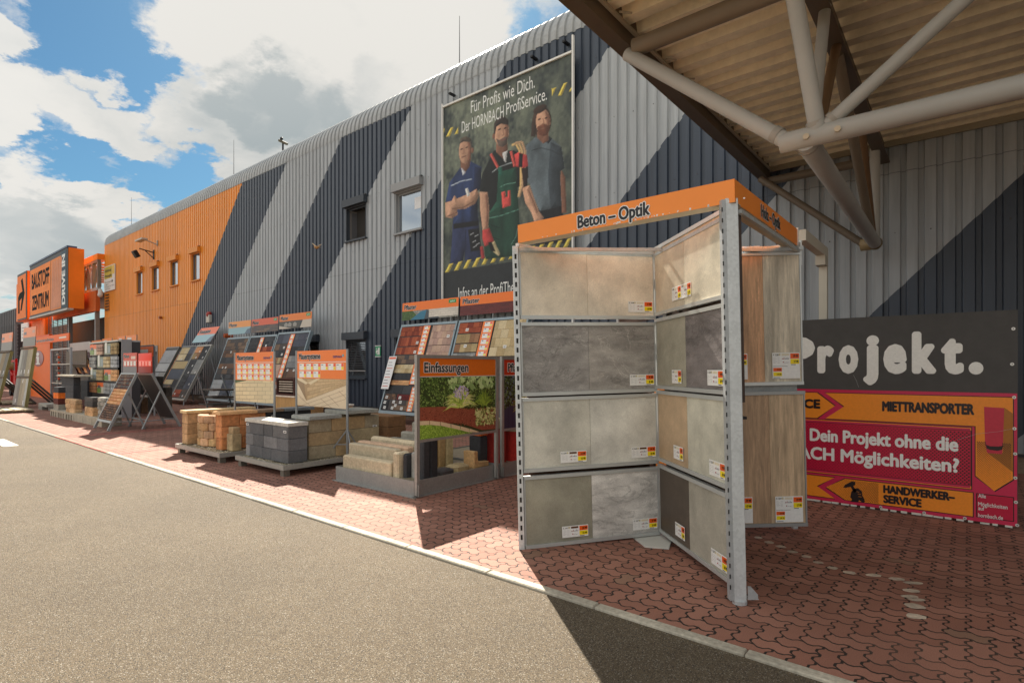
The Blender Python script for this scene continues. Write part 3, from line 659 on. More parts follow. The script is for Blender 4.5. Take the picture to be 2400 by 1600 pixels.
# back right face: two tall wood-look panels
fW = F(C_-vd*1.22, vd); LW = 1.22
o1, o2 = C(206, 162, 124), C(206, 196, 176)
panel(fW, LW+.01, 1.46, 2.745, (o2, o1, o2), (wood_m,)*3, [(.42+.0, .03, .27, .25, 'C 227', '19 99', '17 99', True), (.93, .03, .265, .25, 'C 228', '19 99', '17 99', True)], (.42, .70), rail=(.6, .62, .61))
panel(fW, LW+.02, .095, 1.40, (C(182, 152, 122), C(178, 148, 118), C(200, 174, 142)), (wood_m,)*3, [(.44, .01, .27, .25, 'C 229', '19 99', '17 99', True), (.93, .01, .265, .25, 'C 224', '19 99', '17 99', True)], (.42, .72), rail=(.36, .37, .37))
MB().box(fW, .0, LW-.03, 1.36, 1.50, -.05, -.035, (.3, .31, .31)).build('sun_block_strip', galv, rack)  # strip added behind the tier gap to keep a sun streak out
MB().box(fW, .7, LW+.03, 2.76, 2.80, -.02, .02, (.5, .52, .52)).box(fW, .75, LW-.05, 2.70+.05, 2.755, .0, .02, (.2, .2, .2)).box(fW, 1.16, LW+.04, 2.62, 2.86, -.03, -.021, (.55, .57, .57)).build('hanger_rail', galv, rack)
m = MB(); a = C_-vd*.1+Vector((0, 0, 2.88)); m.box(F(Vector((-1.95, 5.35, 2.66)), vd, (0, .3, 1)), 0, .55, 0, .16, 0, .003, (.8, .82, .84)); m.text(F(Vector((-1.95, 5.35, 2.66)), vd, (0, .3, 1)), 'PANEL', .1, .05, .07, .34, (.2, .28, .45), 0., .004); m.build('loose_board', printed, rack)
m = MB(); f = F((-2.6, 5.3, 2.74), (1, .1, 0)); m.box(f, -.35, .5, 0, .02, -.03, .03, (.45, .44, .38)).box(F((-3.05, 4.6, 2.74), (1, .6, 0)), 0, .6, 0, .015, -.03, .03, (.75, .75, .72)).build('top_bracket', galv, rack)
# rack stands slightly out of plumb, to the left
ang = math.radians(1.25); ax = Vector((-.6354, .7722, 0)); rack.rotation_mode = 'QUATERNION'
from mathutils import Quaternion
rack.rotation_quaternion = Quaternion(ax, -ang)
def lean(o, a_deg, piv=None):
    o.rotation_mode = 'QUATERNION'; o.rotation_quaternion = Quaternion(ax, -math.radians(a_deg))

# ================= banner board (plane y=7.66) =================
YB = 7.66; fB = FY(YB); bn = thing('banner_board', (-2.5, YB, 0), 'dark grey, orange and magenta advertising board reading Projekt behind the tile rack', 'billboard')
def bp(zx, zy): q = ony(1840+zx/2.8, 700+zy/2.8, YB); return (q.x, q.z)
XB0, XB1 = -5.5, .39; zt_, zm = 2.245, 1.39
dk_ = C(74, 72, 70); mg = C(196, 26, 64); mg2 = C(208, 44, 84); og = C(255, 148, 42); K = (.02, .012, .012)
MB().box(fB, XB0, XB1, .03, zt_, -.05, 0, (.05, .05, .05)).build('backing', paint, bn)
MB().box(fB, XB0, XB1, zm, zt_, .0005, .004, dk_).build('dark_panel', dirty, bn)
m = MB(); m.box(fB, XB0, XB1-.005, .03, zm-.001, .0005, .003, mg2)
def poly(pts, n, c): m.prism(fB, [bp(*q) if not isinstance(q[0], str) else q[1:] for q in pts], n-.0008, n, c)
def rect(x0, z0, x1, z1, n, c): m.box(fB, x0, x1, z0, z1, n-.0008, n, c)
# upper orange strip with the van, black outline then orange
za, zb, zc = bp(700, 624)[1], bp(700, 790)[1], bp(700, 1150)[1]
rx = bp(1495, 700)[0]
x_s = bp(265, 620)[0]; zu = 1.345; zl = 1.035; ym = (zu+zl)/2; tip = bp(340, 700)[0]
vx0 = bp(1252, 900)[0]; zv = bp(1252, 1160)[1]; zt2 = bp(1372, 1260)[1]
def outl(pts, n, c, g=.008):
    cx = sum(q[0] for q in pts)/len(pts); cy = sum(q[1] for q in pts)/len(pts)
    big = [(q[0]+(g if q[0] > cx else -g), q[1]+(g if q[1] > cy else -g)) for q in pts]
    m.prism(fB, big, n-.0008, n, K); m.prism(fB, pts, n, n+.0008, c)
def strip_r(x0, n): outl([(x0, zl), (x0, zu), (vx0+.01, zu), (vx0+.01, zl)], n, og)
outl([(x_s, zl), (x_s+.2, ym), (x_s, zu), (vx0, zu), (vx0, zl)], .004, og)
outl([(vx0-.002, zv), (vx0-.002, zu), (rx, zu), (rx, bp(1497, 1185)[1]), (bp(1372, 1260)[0], zt2)], .004, og)
m.box(fB, vx0-.02, vx0+.02, zl, zu, .0048, .0056, og)
a0 = -4.9; outl([(a0, zl), (a0+.2, ym), (a0, zu), (x_s-.09, zu), (x_s+.1, ym), (x_s-.09, zl)], .004, og)
outl([(XB0+.02, zl), (XB0+.02, zu), (a0-.09, zu), (a0+.1, ym), (a0-.09, zl)], .004, og)
# magenta middle field with a dot screen
zf1, zf0 = .985, .395; fx1 = bp(1222, 1000)[0]
m.box(fB, XB0+.02, vx0-.03, .355, 1.022, .0032, .004, K); m.box(fB, XB0+.03, vx0-.038, .363, 1.014, .0041, .0047, og); m.box(fB, XB0+.04, vx0-.046, .371, 1.006, .0048, .0054, mg2)
m.box(fB, XB0+.04, fx1, zf0, zf1, .0055, .006, K); m.box(fB, XB0+.04, fx1-.006, zf0+.006, zf1-.006, .0061, .0066, mg)
ds = .034; j = 0; z_ = zf0+.02
while z_ < zf1-.012:
    x_ = fx1-.02-(ds/2 if j % 2 else 0)
    while x_ > -3.0:
        edge = min((fx1-x_)/.9, 1.); r_ = .0092*(1-edge*.55)
        m.face([fB.p(x_+r_*math.cos(q*math.pi/3), z_+r_*math.sin(q*math.pi/3), .0068) for q in range(6)], K)
        x_ -= ds
    z_ += ds*.55; j += 1
# lower orange strip with hammer and fist
l1, l0 = .325, .075; hx = bp(270, 1200)[0]; hx1 = bp(1232, 1300)[0]
outl([(hx, (l0+l1)/2), (hx+.2, l1), (hx1, l1), (hx1, l0), (hx+.2, l0)], .004, og)
outl([(hx-.1, (l0+l1)/2), (hx+.09, l1), (XB0+.3, l1), (XB0+.3, l0), (hx+.09, l0)], .004, og)
j = 0; z_ = l0+.012; gx1 = bp(610, 1250)[0]
while z_ < l1-.008:
    x_ = gx1-(.009 if j % 2 else 0)
    while x_ > hx+.02:
        if abs(z_-(l0+l1)/2) < (x_-hx)*.62:
            r_ = .0058*(min(1., .35+(1-(gx1-x_)/.7)*.6)); m.face([fB.p(x_-r_, z_, .0055), fB.p(x_, z_-r_, .0055), fB.p(x_+r_, z_, .0055), fB.p(x_, z_+r_, .0055)], K)
        x_ -= .018
    z_ += .009; j += 1
def bpoly(pts, n, c): m.prism(fB, [bp(*q) for q in pts], n-.0006, n, c)
bpoly([(382, 1236), (395, 1218), (425, 1203), (440, 1196), (462, 1200), (460, 1222), (448, 1226), (470, 1262), (452, 1270), (430, 1232), (400, 1238)], .0065, K)
bpoly([(428, 1300), (436, 1262), (455, 1244), (480, 1240), (505, 1262), (508, 1290), (520, 1310), (524, 1330), (508, 1336), (488, 1318), (480, 1334), (432, 1330), (440, 1312)], .0065, K)
for a, b_ in (((470, 1262), (486, 1268)), ((478, 1278), (500, 1282)), ((482, 1296), (504, 1298))): m.tube(fB.p(*bp(*a), .007), fB.p(*bp(*b_), .007), .0025, og, 4)
# van seen from above
bpoly([(1436, 712), (1494, 752), (1494, 850), (1494, 1135), (1330, 1010), (1430, 1010)], .0058, C(176, 108, 32))
bpoly([(1306, 708), (1438, 716), (1430, 960), (1424, 1018), (1326, 1010), (1312, 950)], .0066, C(200, 48, 70))
bpoly([(1318, 955), (1345, 966), (1400, 968), (1432, 962), (1424, 990), (1395, 996), (1345, 990), (1322, 980)], .0074, K)
bpoly([(1312, 936), (1316, 936), (1320, 962), (1316, 962)], .0074, K); bpoly([(1426, 944), (1430, 944), (1430, 972), (1426, 972)], .0074, K)
j = 0; zz_ = bp(1372, 945)[1]
while zz_ > zt2:
    x_ = vx0+.012+(.009 if j % 2 else 0)
    while x_ < rx-.01:
        if zz_ > zv or abs(x_-bp(1372, 1200)[0]) < (zz_-zt2)*1.15:
            r_ = .0062*max(.25, (zz_-zt2+.1)/.6); m.face([fB.p(x_-r_, zz_, .0062), fB.p(x_, zz_-r_, .0062), fB.p(x_+r_, zz_, .0062), fB.p(x_, zz_+r_, .0062)], K)
        x_ += .018
    zz_ -= .0095; j += 1
# small magenta box bottom right
q0, q1 = bp(1254, 1480), bp(1503, 1300); m.box(fB, q0[0], q1[0], .075, q1[1], .0041, .0047, K); m.box(fB, q0[0]+.008, q1[0]-.008, .083, q1[1]-.008, .0048, .0054, mg)
m.build('printed_banner', printed, bn)
m = MB()
lt = (.88, .87, .82); wt = .055
def tb_(s_, pl, pr, base, cap, c, w_=.05, n=.0085, outline=None):
    a = ony(1840+pl/2.8, 862, YB).x; b2 = ony(1840+pr/2.8, 862, YB).x
    m.text(fB, s_, a, base, cap, b2-a, c, w_, n, outline=outline)
xr0, xr1 = bp(207, 480)[0], bp(1303, 480)[0]
def glyphs(s_, spans, base, cap, w_):
    for ch, (a, b2) in zip(s_, spans):
        xa, xb = ony(1880+a/4.52, 862, YB).x, ony(1880+b2/4.52, 862, YB).x
        m.text(fB, ch, xa, base, cap, xb-xa, lt, w_, .005)
glyphs('rojekt.', [(157, 342), (383, 600), (645, 815), (857, 1112), (1157, 1428), (1468, 1716), (1763, 1921)], 1.585, .50, .05)
m.text(fB, 'P', -1.88, 1.592, .475, .42, lt, .07, .005); m.text(fB, 'Dein', -3.75, 1.592, .475, 1.5, lt, .07, .005)
Z_ = lambda zx, zy: bp(zx, zy)[1]
tb_('MIETTRANSPORTER', 638, 1242, Z_(900, 748), .125, K, .05)
tb_('SERVICE', -80, 232, Z_(180, 718), .12, K, .05); m.text(fB, 'LIEFER', -3., Z_(180, 718), .12, .5, K, .05, .0085)
tb_('Dein Projekt ohne die', 163, 1138, Z_(700, 970), .165, (.9, .89, .86), .035)
m.text(fB, 'Was wäre', -3.1, Z_(700, 970), .155, .9, (.8, .79, .75), .06, .0085)
tb_('HORNBACH Möglichkeiten?', -260, 1143, Z_(700, 1100), .165, (.9, .89, .86), .035)
tb_('HANDWERKER–', 645, 1115, Z_(880, 1300), .10, K, .05); tb_('SERVICE', 645, 897, Z_(770, 1352), .10, K, .05)
for s_, zy, r_ in (('Alle', 1310, 1318), ('Möglichkeiten', 1365, 1460), ('auf', 1392, 1308), ('hornbach.de', 1438, 1430)): tb_(s_, 1267, r_, Z_(1340, zy), .045, (.8, .78, .75), .015)
m.build('lettering', printed, bn)
m = MB()
for zx, zy in ((1498, 197), (1490, 429), (1503, 646), (1505, 851), (1510, 1016), (1511, 1174), (1515, 1333), (1523, 1508), (1180, 1458), (913, 1427), (628, 1380)):
    a, b2 = bp(zx, zy); b2 = max(b2, .045); m.tube(fB.p(a, b2, .003), fB.p(a, b2, .01), .016, (.7, .69, .66), 12).tube(fB.p(a, b2, .01), fB.p(a, b2, .0105), .006, (.1, .1, .1), 8)
m.build('eyelet', alu, bn)
m = MB(); 
for k_ in range(60):
    a = XB0+k_*(XB1-XB0)/60; m.box(fB, a, a+(XB1-XB0)/60*R.uniform(.4, 1.), .01, .03+R.uniform(-.004, .004), -.01, .006, (.7, .68, .62))
m.build('worn_edge', paint, bn)
for s0 in ([(450, 500), (470, 540), (485, 582)], [(1130, 925), (1260, 885), (1400, 870), (1500, 850)]):
    mm = MB()
    for a, b2 in zip(s0[:-1], s0[1:]): mm.tube(fB.p(*bp(*a), .0092), fB.p(*bp(*b2), .0092), .0012, (.45, .44, .43), 4)
    mm.build('scratch', paint, bn)

# ================= workers poster on the facade (plane y=11.5) =================
YP = 11.5; fP = FY(YP); po = thing('facade_poster', (-9.8, YP, 3.6), 'huge poster of three standing workers hung on the corrugated facade', 'poster')
def pp_(zx, zy): q = ony(1000+zx/2.53, 100+zy/2.53, YP); return (q.x, q.z)
PX0, PX1 = pp_(99, 700)[0], pp_(868, 700)[0]; PZ1 = 9.4; PZ0 = 3.4
mt = bpy.data.materials.new('poster_backdrop'); mt.use_nodes = True; t = NT(mt.node_tree); p = t.n['Principled BSDF']
o = t.new('ShaderNodeTexCoord').outputs['Object']
a = t.noise(o, 2.2, 7, .7, .4); b_ = t.noise(t.vm('MULTIPLY', o, (3., 1., 1.)), 7, 6, .7)
c = t.mix(t.ramp(a, .35, .68), (.028, .042, .042, 1), (.125, .155, .115, 1)); c = t.mix(t.ramp(b_, .5, .8, 0, .5), c, (.20, .23, .19, 1))
t.l.new(c, p.inputs['Base Color']); p.inputs['Roughness'].default_value = .55
MB().box(fP, PX0, PX1, PZ0, PZ1, -.03, 0, (1, 1, 1)).build('backdrop', mt, po)
m = MB()
SHAPES = []
def pg(pts, c, n=.002): SHAPES.append((n, len(SHAPES), pts, c))
def el(cx, cy, rx_, ry_, c, n=.002, rot=0., sk=-.35):
    pts = []
    for k_ in range(20):
        th = 2*math.pi*k_/20; x_ = rx_*math.cos(th); pts.append((cx+x_+ry_*math.sin(th)*rot, cy+ry_*math.sin(th)+x_*sk))
    pg(list(reversed(pts)), c, n)
def stroke(pts, w_, c, n=.003):
    for a, b2 in zip(pts[:-1], pts[1:]):
        dx_, dy_ = b2[0]-a[0], b2[1]-a[1]; L = math.hypot(dx_, dy_); ox, oy = -dy_/L*w_/2, dx_/L*w_/2
        pg([(a[0]+ox, a[1]+oy), (b2[0]+ox, b2[1]+oy), (b2[0]-ox, b2[1]-oy), (a[0]-ox, a[1]-oy)][::-1], c, n)
sk = C(188, 140, 108); sk2 = C(128, 84, 62); navy = C(30, 52, 98); navy2 = C(18, 30, 62)
# three men, back to front: grey shirt, left navy, middle green dungarees
gs = C(84, 98, 106); gs2 = C(50, 60, 68)
pg([(655, 985), (800, 955), (830, 1190), (640, 1200), (640, 1040)], C(26, 28, 34), .0015)
pg([(795, 745), (822, 800), (830, 1010), (803, 1010), (792, 900)], sk2, .0015)
pg([(640, 565), (700, 555), (745, 570), (800, 620), (818, 745), (790, 765), (800, 965), (672, 1000), (640, 930), (612, 840), (566, 800), (560, 715), (590, 610)], gs, .002)
pg([(735, 590), (800, 620), (818, 745), (790, 765), (800, 965), (735, 985), (720, 800)], gs2, .0026)
pg([(672, 565), (722, 600), (745, 570), (728, 556), (690, 548)], C(40, 46, 52), .003)
stroke([(622, 640), (680, 625), (740, 640), (790, 665)], 4, C(38, 44, 50), .0032)
pg([(566, 860), (610, 845), (640, 930), (665, 1000), (692, 1035), (690, 1062), (640, 1066), (622, 1010), (585, 950)], sk, .0032)
stroke([(600, 870), (632, 950), (655, 1010)], 12, C(150, 105, 80), .0036)
el(683, 470, 58, 92, C(62, 44, 34), .0034, .03, -.2); pg([(625, 470), (650, 470), (645, 560), (618, 556)], C(62, 44, 34), .0036)
pg([(655, 530), (722, 520), (722, 580), (692, 600), (655, 565)], sk2, .0038)
el(690, 470, 42, 76, sk, .0042, .05, -.15); pg([(700, 400), (732, 440), (728, 520), (706, 545), (712, 470)], sk2, .0045)
pg([(655, 500), (672, 492), (695, 480), (722, 492), (730, 505), (716, 548), (690, 556), (664, 545)], C(110, 62, 40), .0048); stroke([(676, 512), (700, 508)], 7, sk2, .005)
for ex_ in ((668, 455), (708, 448)): el(ex_[0], ex_[1], 9, 5, C(40, 26, 20), .005)
stroke([(690, 450), (696, 480), (684, 484)], 6, C(150, 100, 75), .005); el(672, 395, 40, 24, C(62, 44, 34), .0046, 0, -.4)
# left man
pg([(155, 1050), (308, 1040), (318, 1180), (322, 1290), (232, 1302), (225, 1240), (215, 1305), (138, 1315), (150, 1180)], C(34, 46, 84), .002)
stroke([(232, 1110), (226, 1290)], 5, navy2, .0025); pg([(245, 1110), (310, 1100), (325, 1230), (262, 1240)], C(16, 18, 24), .0026)
for q in ((258, 1140), (285, 1150), (270, 1185), (292, 1200), (275, 1215)): stroke([q, (q[0]+22, q[1]-12)], 5, C(150, 155, 160), .003)
pg([(205, 735), (265, 705), (325, 740), (322, 860), (300, 885), (305, 1062), (160, 1078), (152, 980), (112, 945), (135, 830)], navy, .0022)
pg([(285, 735), (325, 740), (322, 860), (300, 885), (305, 1062), (255, 1070), (275, 900)], navy2, .0026)
stroke([(145, 850), (205, 822), (268, 810)], 6, C(170, 185, 205), .003); pg([(158, 1075), (305, 1055), (307, 1085), (160, 1105)], C(14, 15, 22), .003)
pg([(110, 948), (148, 938), (165, 905), (180, 925), (240, 900), (296, 868), (312, 900), (288, 955), (230, 985), (180, 990), (185, 1020), (150, 1042), (112, 1035)], sk, .0034)
stroke([(150, 985), (215, 978), (280, 940)], 8, C(130, 90, 68), .0037); stroke([(125, 1030), (180, 1005)], 8, C(135, 92, 70), .0037)
pg([(200, 700), (262, 690), (255, 735), (222, 780), (203, 750)], sk2, .003); pg([(204, 740), (232, 770), (215, 790)], C(190, 195, 205), .0033)
el(228, 640, 37, 78, sk, .004, .0, -.2); pg([(240, 570), (265, 610), (262, 690), (240, 715), (248, 640)], sk2, .0043); el(272, 640, 8, 16, sk2, .004)
pg([(196, 600), (202, 568), (235, 555), (262, 570), (272, 625), (262, 622), (255, 590), (220, 588)], C(84, 72, 60), .0046)
for ex_ in ((208, 632), (238, 622)): el(ex_[0], ex_[1], 8, 4, C(40, 28, 22), .005)
stroke([(220, 625), (222, 658), (212, 660)], 5, C(150, 104, 80), .005); stroke([(206, 682), (236, 672)], 5, C(120, 70, 58), .005)
pg([(228, 868), (244, 862), (258, 905), (240, 915)], C(205, 205, 200), .0045)
# middle man
pg([(362, 1000), (546, 970), (560, 1262), (348, 1285), (335, 1150)], C(22, 62, 48), .0048)
pg([(330, 780), (400, 640), (470, 640), (520, 640), (598, 700), (604, 800), (540, 860), (545, 985), (368, 1012), (362, 890), (312, 882)], C(22, 26, 26), .0046)
pg([(425, 770), (530, 740), (546, 985), (366, 1015), (415, 940)], C(24, 78, 60), .0052)
stroke([(430, 860), (470, 840), (528, 830)], 4, C(90, 150, 130), .0055); stroke([(372, 1040), (430, 1030), (545, 990)], 5, C(80, 140, 120), .0055); stroke([(500, 1200), (530, 1150), (540, 1100)], 4, C(80, 130, 115), .0055)
for y_ in (1080, 1150, 1220): stroke([(380, y_), (430, y_+18)], 6, C(14, 42, 34), .0055)
stroke([(380, 660), (425, 745)], 15, C(205, 70, 55), .0056); stroke([(500, 645), (522, 735)], 15, C(205, 70, 55), .0056); pg([(420, 740), (445, 735), (455, 785), (430, 790)], C(20, 95, 78), .0058)
stroke([(388, 770), (430, 738), (505, 712)], 5, C(160, 170, 175), .0055)
pg([(443, 888), (466, 880), (468, 915), (480, 915), (480, 878), (497, 876), (498, 965), (450, 982)], C(214, 54, 44), .006)
pg([(314, 884), (362, 888), (372, 1000), (364, 1105), (332, 1112), (318, 1000)], sk, .005); stroke([(352, 900), (360, 1000), (354, 1100)], 12, C(140, 95, 72), .0053)
pg([(332, 1112), (372, 1100), (400, 1180), (345, 1210), (330, 1160)], C(190, 42, 38), .0058); pg([(316, 1210), (335, 1205), (345, 1280), (325, 1282)], C(160, 35, 35), .0058)
pg([(372, 1190), (402, 1178), (436, 1252), (428, 1266), (395, 1240)], C(196, 180, 130), .006); pg([(365, 1185), (385, 1180), (410, 1240), (380, 1235)], C(20, 20, 20), .0062)
for dx_ in (0, 18, 36): stroke([(505+dx_*.6, 610-dx_*.4), (530+dx_, 600-dx_*.3), (552+dx_*.9, 640), (560+dx_*.6, 740), (558+dx_*.3, 850), (545+dx_*.1, 915)], 13, C(214-dx_, 176-dx_, 100), .0064+dx_*1e-5)
pg([(520, 665), (545, 650), (595, 668), (602, 730), (575, 745), (530, 735)], C(205, 40, 38), .007); pg([(548, 655), (572, 660), (568, 740), (545, 738)], C(25, 22, 24), .0074); pg([(562, 745), (600, 740), (598, 850), (575, 860)], C(40, 26, 24), .007)
pg([(412, 600), (478, 590), (482, 640), (455, 690), (412, 650)], sk2, .0066); pg([(448, 655), (480, 640), (470, 712), (458, 700)], C(190, 190, 190), .007)
el(444, 530, 44, 86, sk, .0074, .0, -.15); pg([(462, 450), (484, 490), (482, 560), (462, 610), (468, 520)], sk2, .0077); el(398, 555, 8, 18, sk2, .0074)
pg([(398, 540), (400, 480), (425, 440), (460, 434), (486, 460), (485, 490), (440, 482), (414, 500), (406, 545)], C(52, 42, 36), .0079)
pg([(412, 570), (432, 578), (462, 560), (480, 560), (476, 600), (450, 622), (424, 612)], C(96, 80, 70), .0079); stroke([(440, 580), (468, 572)], 5, C(130, 70, 60), .0082)
for ex_ in ((432, 515), (466, 508)): el(ex_[0], ex_[1], 9, 5, C(36, 26, 22), .0082)
stroke([(452, 508), (458, 548), (446, 552)], 6, C(150, 105, 80), .0082)
# hazard stripes
yl = C(214, 190, 40)
for k_ in range(14):
    x_ = 108+k_*54
    if x_ < 850: pg([(x_, 1364-k_*11.5), (x_+24, 1360-k_*11.5), (x_+50, 1308-k_*11.5), (x_+26, 1312-k_*11.5)][::1], yl, .003)
for q in ([(115, 560), (138, 555), (160, 502), (142, 505)], [(166, 545), (186, 540), (188, 498)], [(99, 545), (107, 510), (99, 512)],
          [(778, 318), (800, 314), (832, 238), (812, 244)], [(745, 316), (768, 268), (740, 274)], [(842, 292), (868, 284), (868, 250)]): pg(q, yl, .003)
# the printed photo: shapes are rasterised onto a fine grid of the poster cloth, with soft edges and rounded shading
import numpy as np
NX, NZ = 200, 320
gx = np.linspace(PX0, PX1, NX); gz = np.linspace(PZ0, PZ1, NZ); GX, GZ = np.meshgrid(gx, gz)
dD = -.6354*GX+.7722*YP; ZXp = (1200+1300*(.7722*GX+.6354*YP)/dD-1000)*2.53; ZYp = (862-1300*(GZ-1.65)/dD-100)*2.53
rng = np.random.default_rng(5)
def vnoise(fx, fz):
    g_ = rng.random((fz+2, fx+2)); u_ = np.linspace(0, fx, NX); v_ = np.linspace(0, fz, NZ); iu = u_.astype(int); iv = v_.astype(int); tu = u_-iu; tv = (v_-iv)[:, None]
    tu = tu*tu*(3-2*tu); tv = tv*tv*(3-2*tv); a_ = g_[np.ix_(iv, iu)]*(1-tu)+g_[np.ix_(iv, iu+1)]*tu; b2_ = g_[np.ix_(iv+1, iu)]*(1-tu)+g_[np.ix_(iv+1, iu+1)]*tu; return a_*(1-tv)+b2_*tv
nz_ = .45*vnoise(9, 9)+.3*vnoise(24, 20)+.25*vnoise(60, 60); grain = vnoise(150, 220)
t_ = np.clip((nz_-.3)/.42, 0, 1)[..., None]*(.55+.9*np.exp(-((ZXp-330)/330)**2-((ZYp-620)/420)**2))[..., None]
IMG = np.array([.030, .043, .043])*(1-t_)+np.array([.16, .19, .135])*t_
fold = 1+.9*((.5*vnoise(22, 12)+.5*vnoise(40, 26))-.5)
base_z = pp_(300, 1330)[1]; IMG[GZ < base_z] = np.array([.020, .026, .031])*(1+.5*(nz_[GZ < base_z]-.5))[:, None]
for n_, _, pts, c in sorted(SHAPES, key=lambda q: (q[0], q[1])):
    P_ = np.array(pts, float); x_a, y_a = P_.min(0)-2; x_b, y_b = P_.max(0)+2
    sel = (ZXp > x_a) & (ZXp < x_b) & (ZYp > y_a) & (ZYp < y_b)
    if not sel.any(): continue
    X_, Y2 = ZXp[sel], ZYp[sel]; ins = np.zeros(X_.shape, bool); best = np.full(X_.shape, 1e9); onx_ = np.zeros(X_.shape); ony_ = np.zeros(X_.shape)
    for (ax_, ay_), (bx_, by_) in zip(P_, np.roll(P_, -1, 0)):
        cr_1 = ((ay_ > Y2) != (by_ > Y2)) & (X_ < (bx_-ax_)*(Y2-ay_)/((by_-ay_) or 1e-9)+ax_); ins ^= cr_1
        ex, ey = bx_-ax_, by_-ay_; L2 = ex*ex+ey*ey+1e-9; t2 = np.clip(((X_-ax_)*ex+(Y2-ay_)*ey)/L2, 0, 1); qx, qy = X_-(ax_+ex*t2), Y2-(ay_+ey*t2); dd = np.hypot(qx, qy)
        up_ = dd < best; best = np.where(up_, dd, best); onx_ = np.where(up_, -qx/(dd+1e-6), onx_); ony_ = np.where(up_, -qy/(dd+1e-6), ony_)
    size = min(P_[:, 0].max()-P_[:, 0].min(), P_[:, 1].max()-P_[:, 1].min()); Rr = max(min(size*.42, 46), 2)
    cov_ = np.where(ins, np.clip(.5+best/3.2, 0, 1), np.clip(.5-best/3.2, 0, 1))
    hgt = np.clip(best/Rr, 0, 1); lit = 1+.62*(1-hgt)**1.3*(-.85*onx_-.35*ony_)-.12*(1-hgt)
    if size < 14: lit = np.ones_like(lit)
    elif size > 60: lit = lit*fold[sel]
    col_ = np.array(c)[None, :]*np.clip(lit, .25, 1.7)[:, None]; IMG[sel] = IMG[sel]*(1-cov_[:, None])+col_*cov_[:, None]
IMG = IMG*(.88+.24*grain[..., None]); IMG = np.clip((IMG+.35*(IMG-IMG.mean(-1, keepdims=True))*-1*.5)*1.12, 0, .9)
me = bpy.data.meshes.new('picture'); rt = ROOT[po.name]
vs_ = np.stack([GX-rt.x, np.full_like(GX, YP-.0015-rt.y), GZ-rt.z], -1).reshape(-1, 3); a_ = (np.arange(NZ-1)[:, None]*NX+np.arange(NX-1)[None, :]).reshape(-1)
me.from_pydata(vs_.tolist(), [], np.stack([a_, a_+1, a_+NX+1, a_+NX], -1).tolist())
ca = me.color_attributes.new('Col', 'FLOAT_COLOR', 'POINT'); ca.data.foreach_set('color', np.concatenate([IMG.reshape(-1, 3), np.ones((NX*NZ, 1))], 1).astype(np.float32).reshape(-1))
me.materials.append(M('poster_print', .55, 0, amp=.06, scale=20)); pic_o = bpy.data.objects.new('picture', me); COL.objects.link(pic_o); pic_o.parent = po
m = MB(); tcx = (.78, .80, .78)
def pt(s_, xl, xr, py, cap): a, b2 = pp_(xl, 600)[0], pp_(xr, 600)[0]; m.text(fP, s_, a, pp_((xl+xr)/2, py)[1], cap, b2-a, tcx, .014, .0035)
pt('Für Profis wie Dich.', 262, 642, 345, .38); pt('Der HORNBACH', 208, 458, 492, .36); pt('ProfiService.', 472, 714, 386, .36)
pt('Infos an der ProfiTheke', 188, 560, 1500, .36)
m.build('lettering', printed, po)
m = MB()
m.box(fP, PX0-.03, PX0+.01, PZ0, PZ1+.12, -.02, .05, (.8, .8, .78)).box(fP, PX1-.01, PX1+.03, PZ0-1, PZ1+.42, -.02, .05, (.8, .8, .78)).box(fP, PX0, PX1, PZ1, PZ1+.05, -.02, .05, (.75, .75, .72)).build('frame', paint, po)
m = MB()
for x_, z_ in ((PX0+.3, PZ1+.34), (PX0+3.35, PZ1+.34), (PX1-.25, PZ1+.36)): m.box(fP, x_-.04, x_+.04, z_-.02, z_+.03, -.18, .05, BLACK)
m.build('bracket', paint, po)
# ================= displays on the pavement =================
def pav_grid(m, f, u0, u1, v0, v1, rows, cols, cs, n=.012, stagger=True, jit=.12, gap=.006, mul=1.):
    """sample field of small pavers laid in rows"""
    h = (v1-v0)/rows
    for r in range(rows):
        cw = (u1-u0)/cols; off = (cw/2 if (r % 2 and stagger) else 0); u = u0-off
        while u < u1-.01:
            a, b_ = max(u, u0), min(u+cw, u1)
            if b_-a > .02:
                c = R.choice(cs); q = R.uniform(1-jit, 1+jit)*mul; m.box(f, a+gap/2, b_-gap/2, v0+r*h+gap/2, v0+(r+1)*h-gap/2, .001, n+R.uniform(0, .002), tuple(x*q for x in c))
            u += cw
CH = {'red': [C(150, 74, 52), C(128, 58, 44), C(165, 86, 58)], 'brown': [C(110, 84, 70), C(92, 74, 64), C(128, 96, 74)], 'anth': [C(62, 64, 68), C(54, 56, 60), C(72, 74, 78)],
      'grey': [C(140, 142, 142), C(125, 128, 130), C(152, 152, 150)], 'sand': [C(196, 176, 136), C(180, 158, 118), C(205, 188, 152)], 'pink': [C(180, 150, 136), C(192, 162, 142), C(170, 140, 128)],
      'mix': [C(96, 82, 76), C(80, 76, 76), C(120, 100, 84)], 'dred': [C(110, 40, 38), C(98, 34, 34)], 'light': [C(178, 182, 184), C(168, 172, 176)], 'blue': [C(88, 94, 106), C(76, 80, 92)], 'orng': [C(206, 158, 112), C(196, 140, 98)],
      'warm': [C(178, 158, 118), C(160, 138, 100), C(150, 112, 84)]}
def tagcard(m, f, u, v, w_=.11, h_=.085): m.box(f, u, u+w_, v, v+h_, .016, .019, (.8, .8, .78)); m.box(f, u+w_*.15, u+w_*.8, v+h_*.4, v+h_*.62, .0192, .0198, (.15, .15, .15))
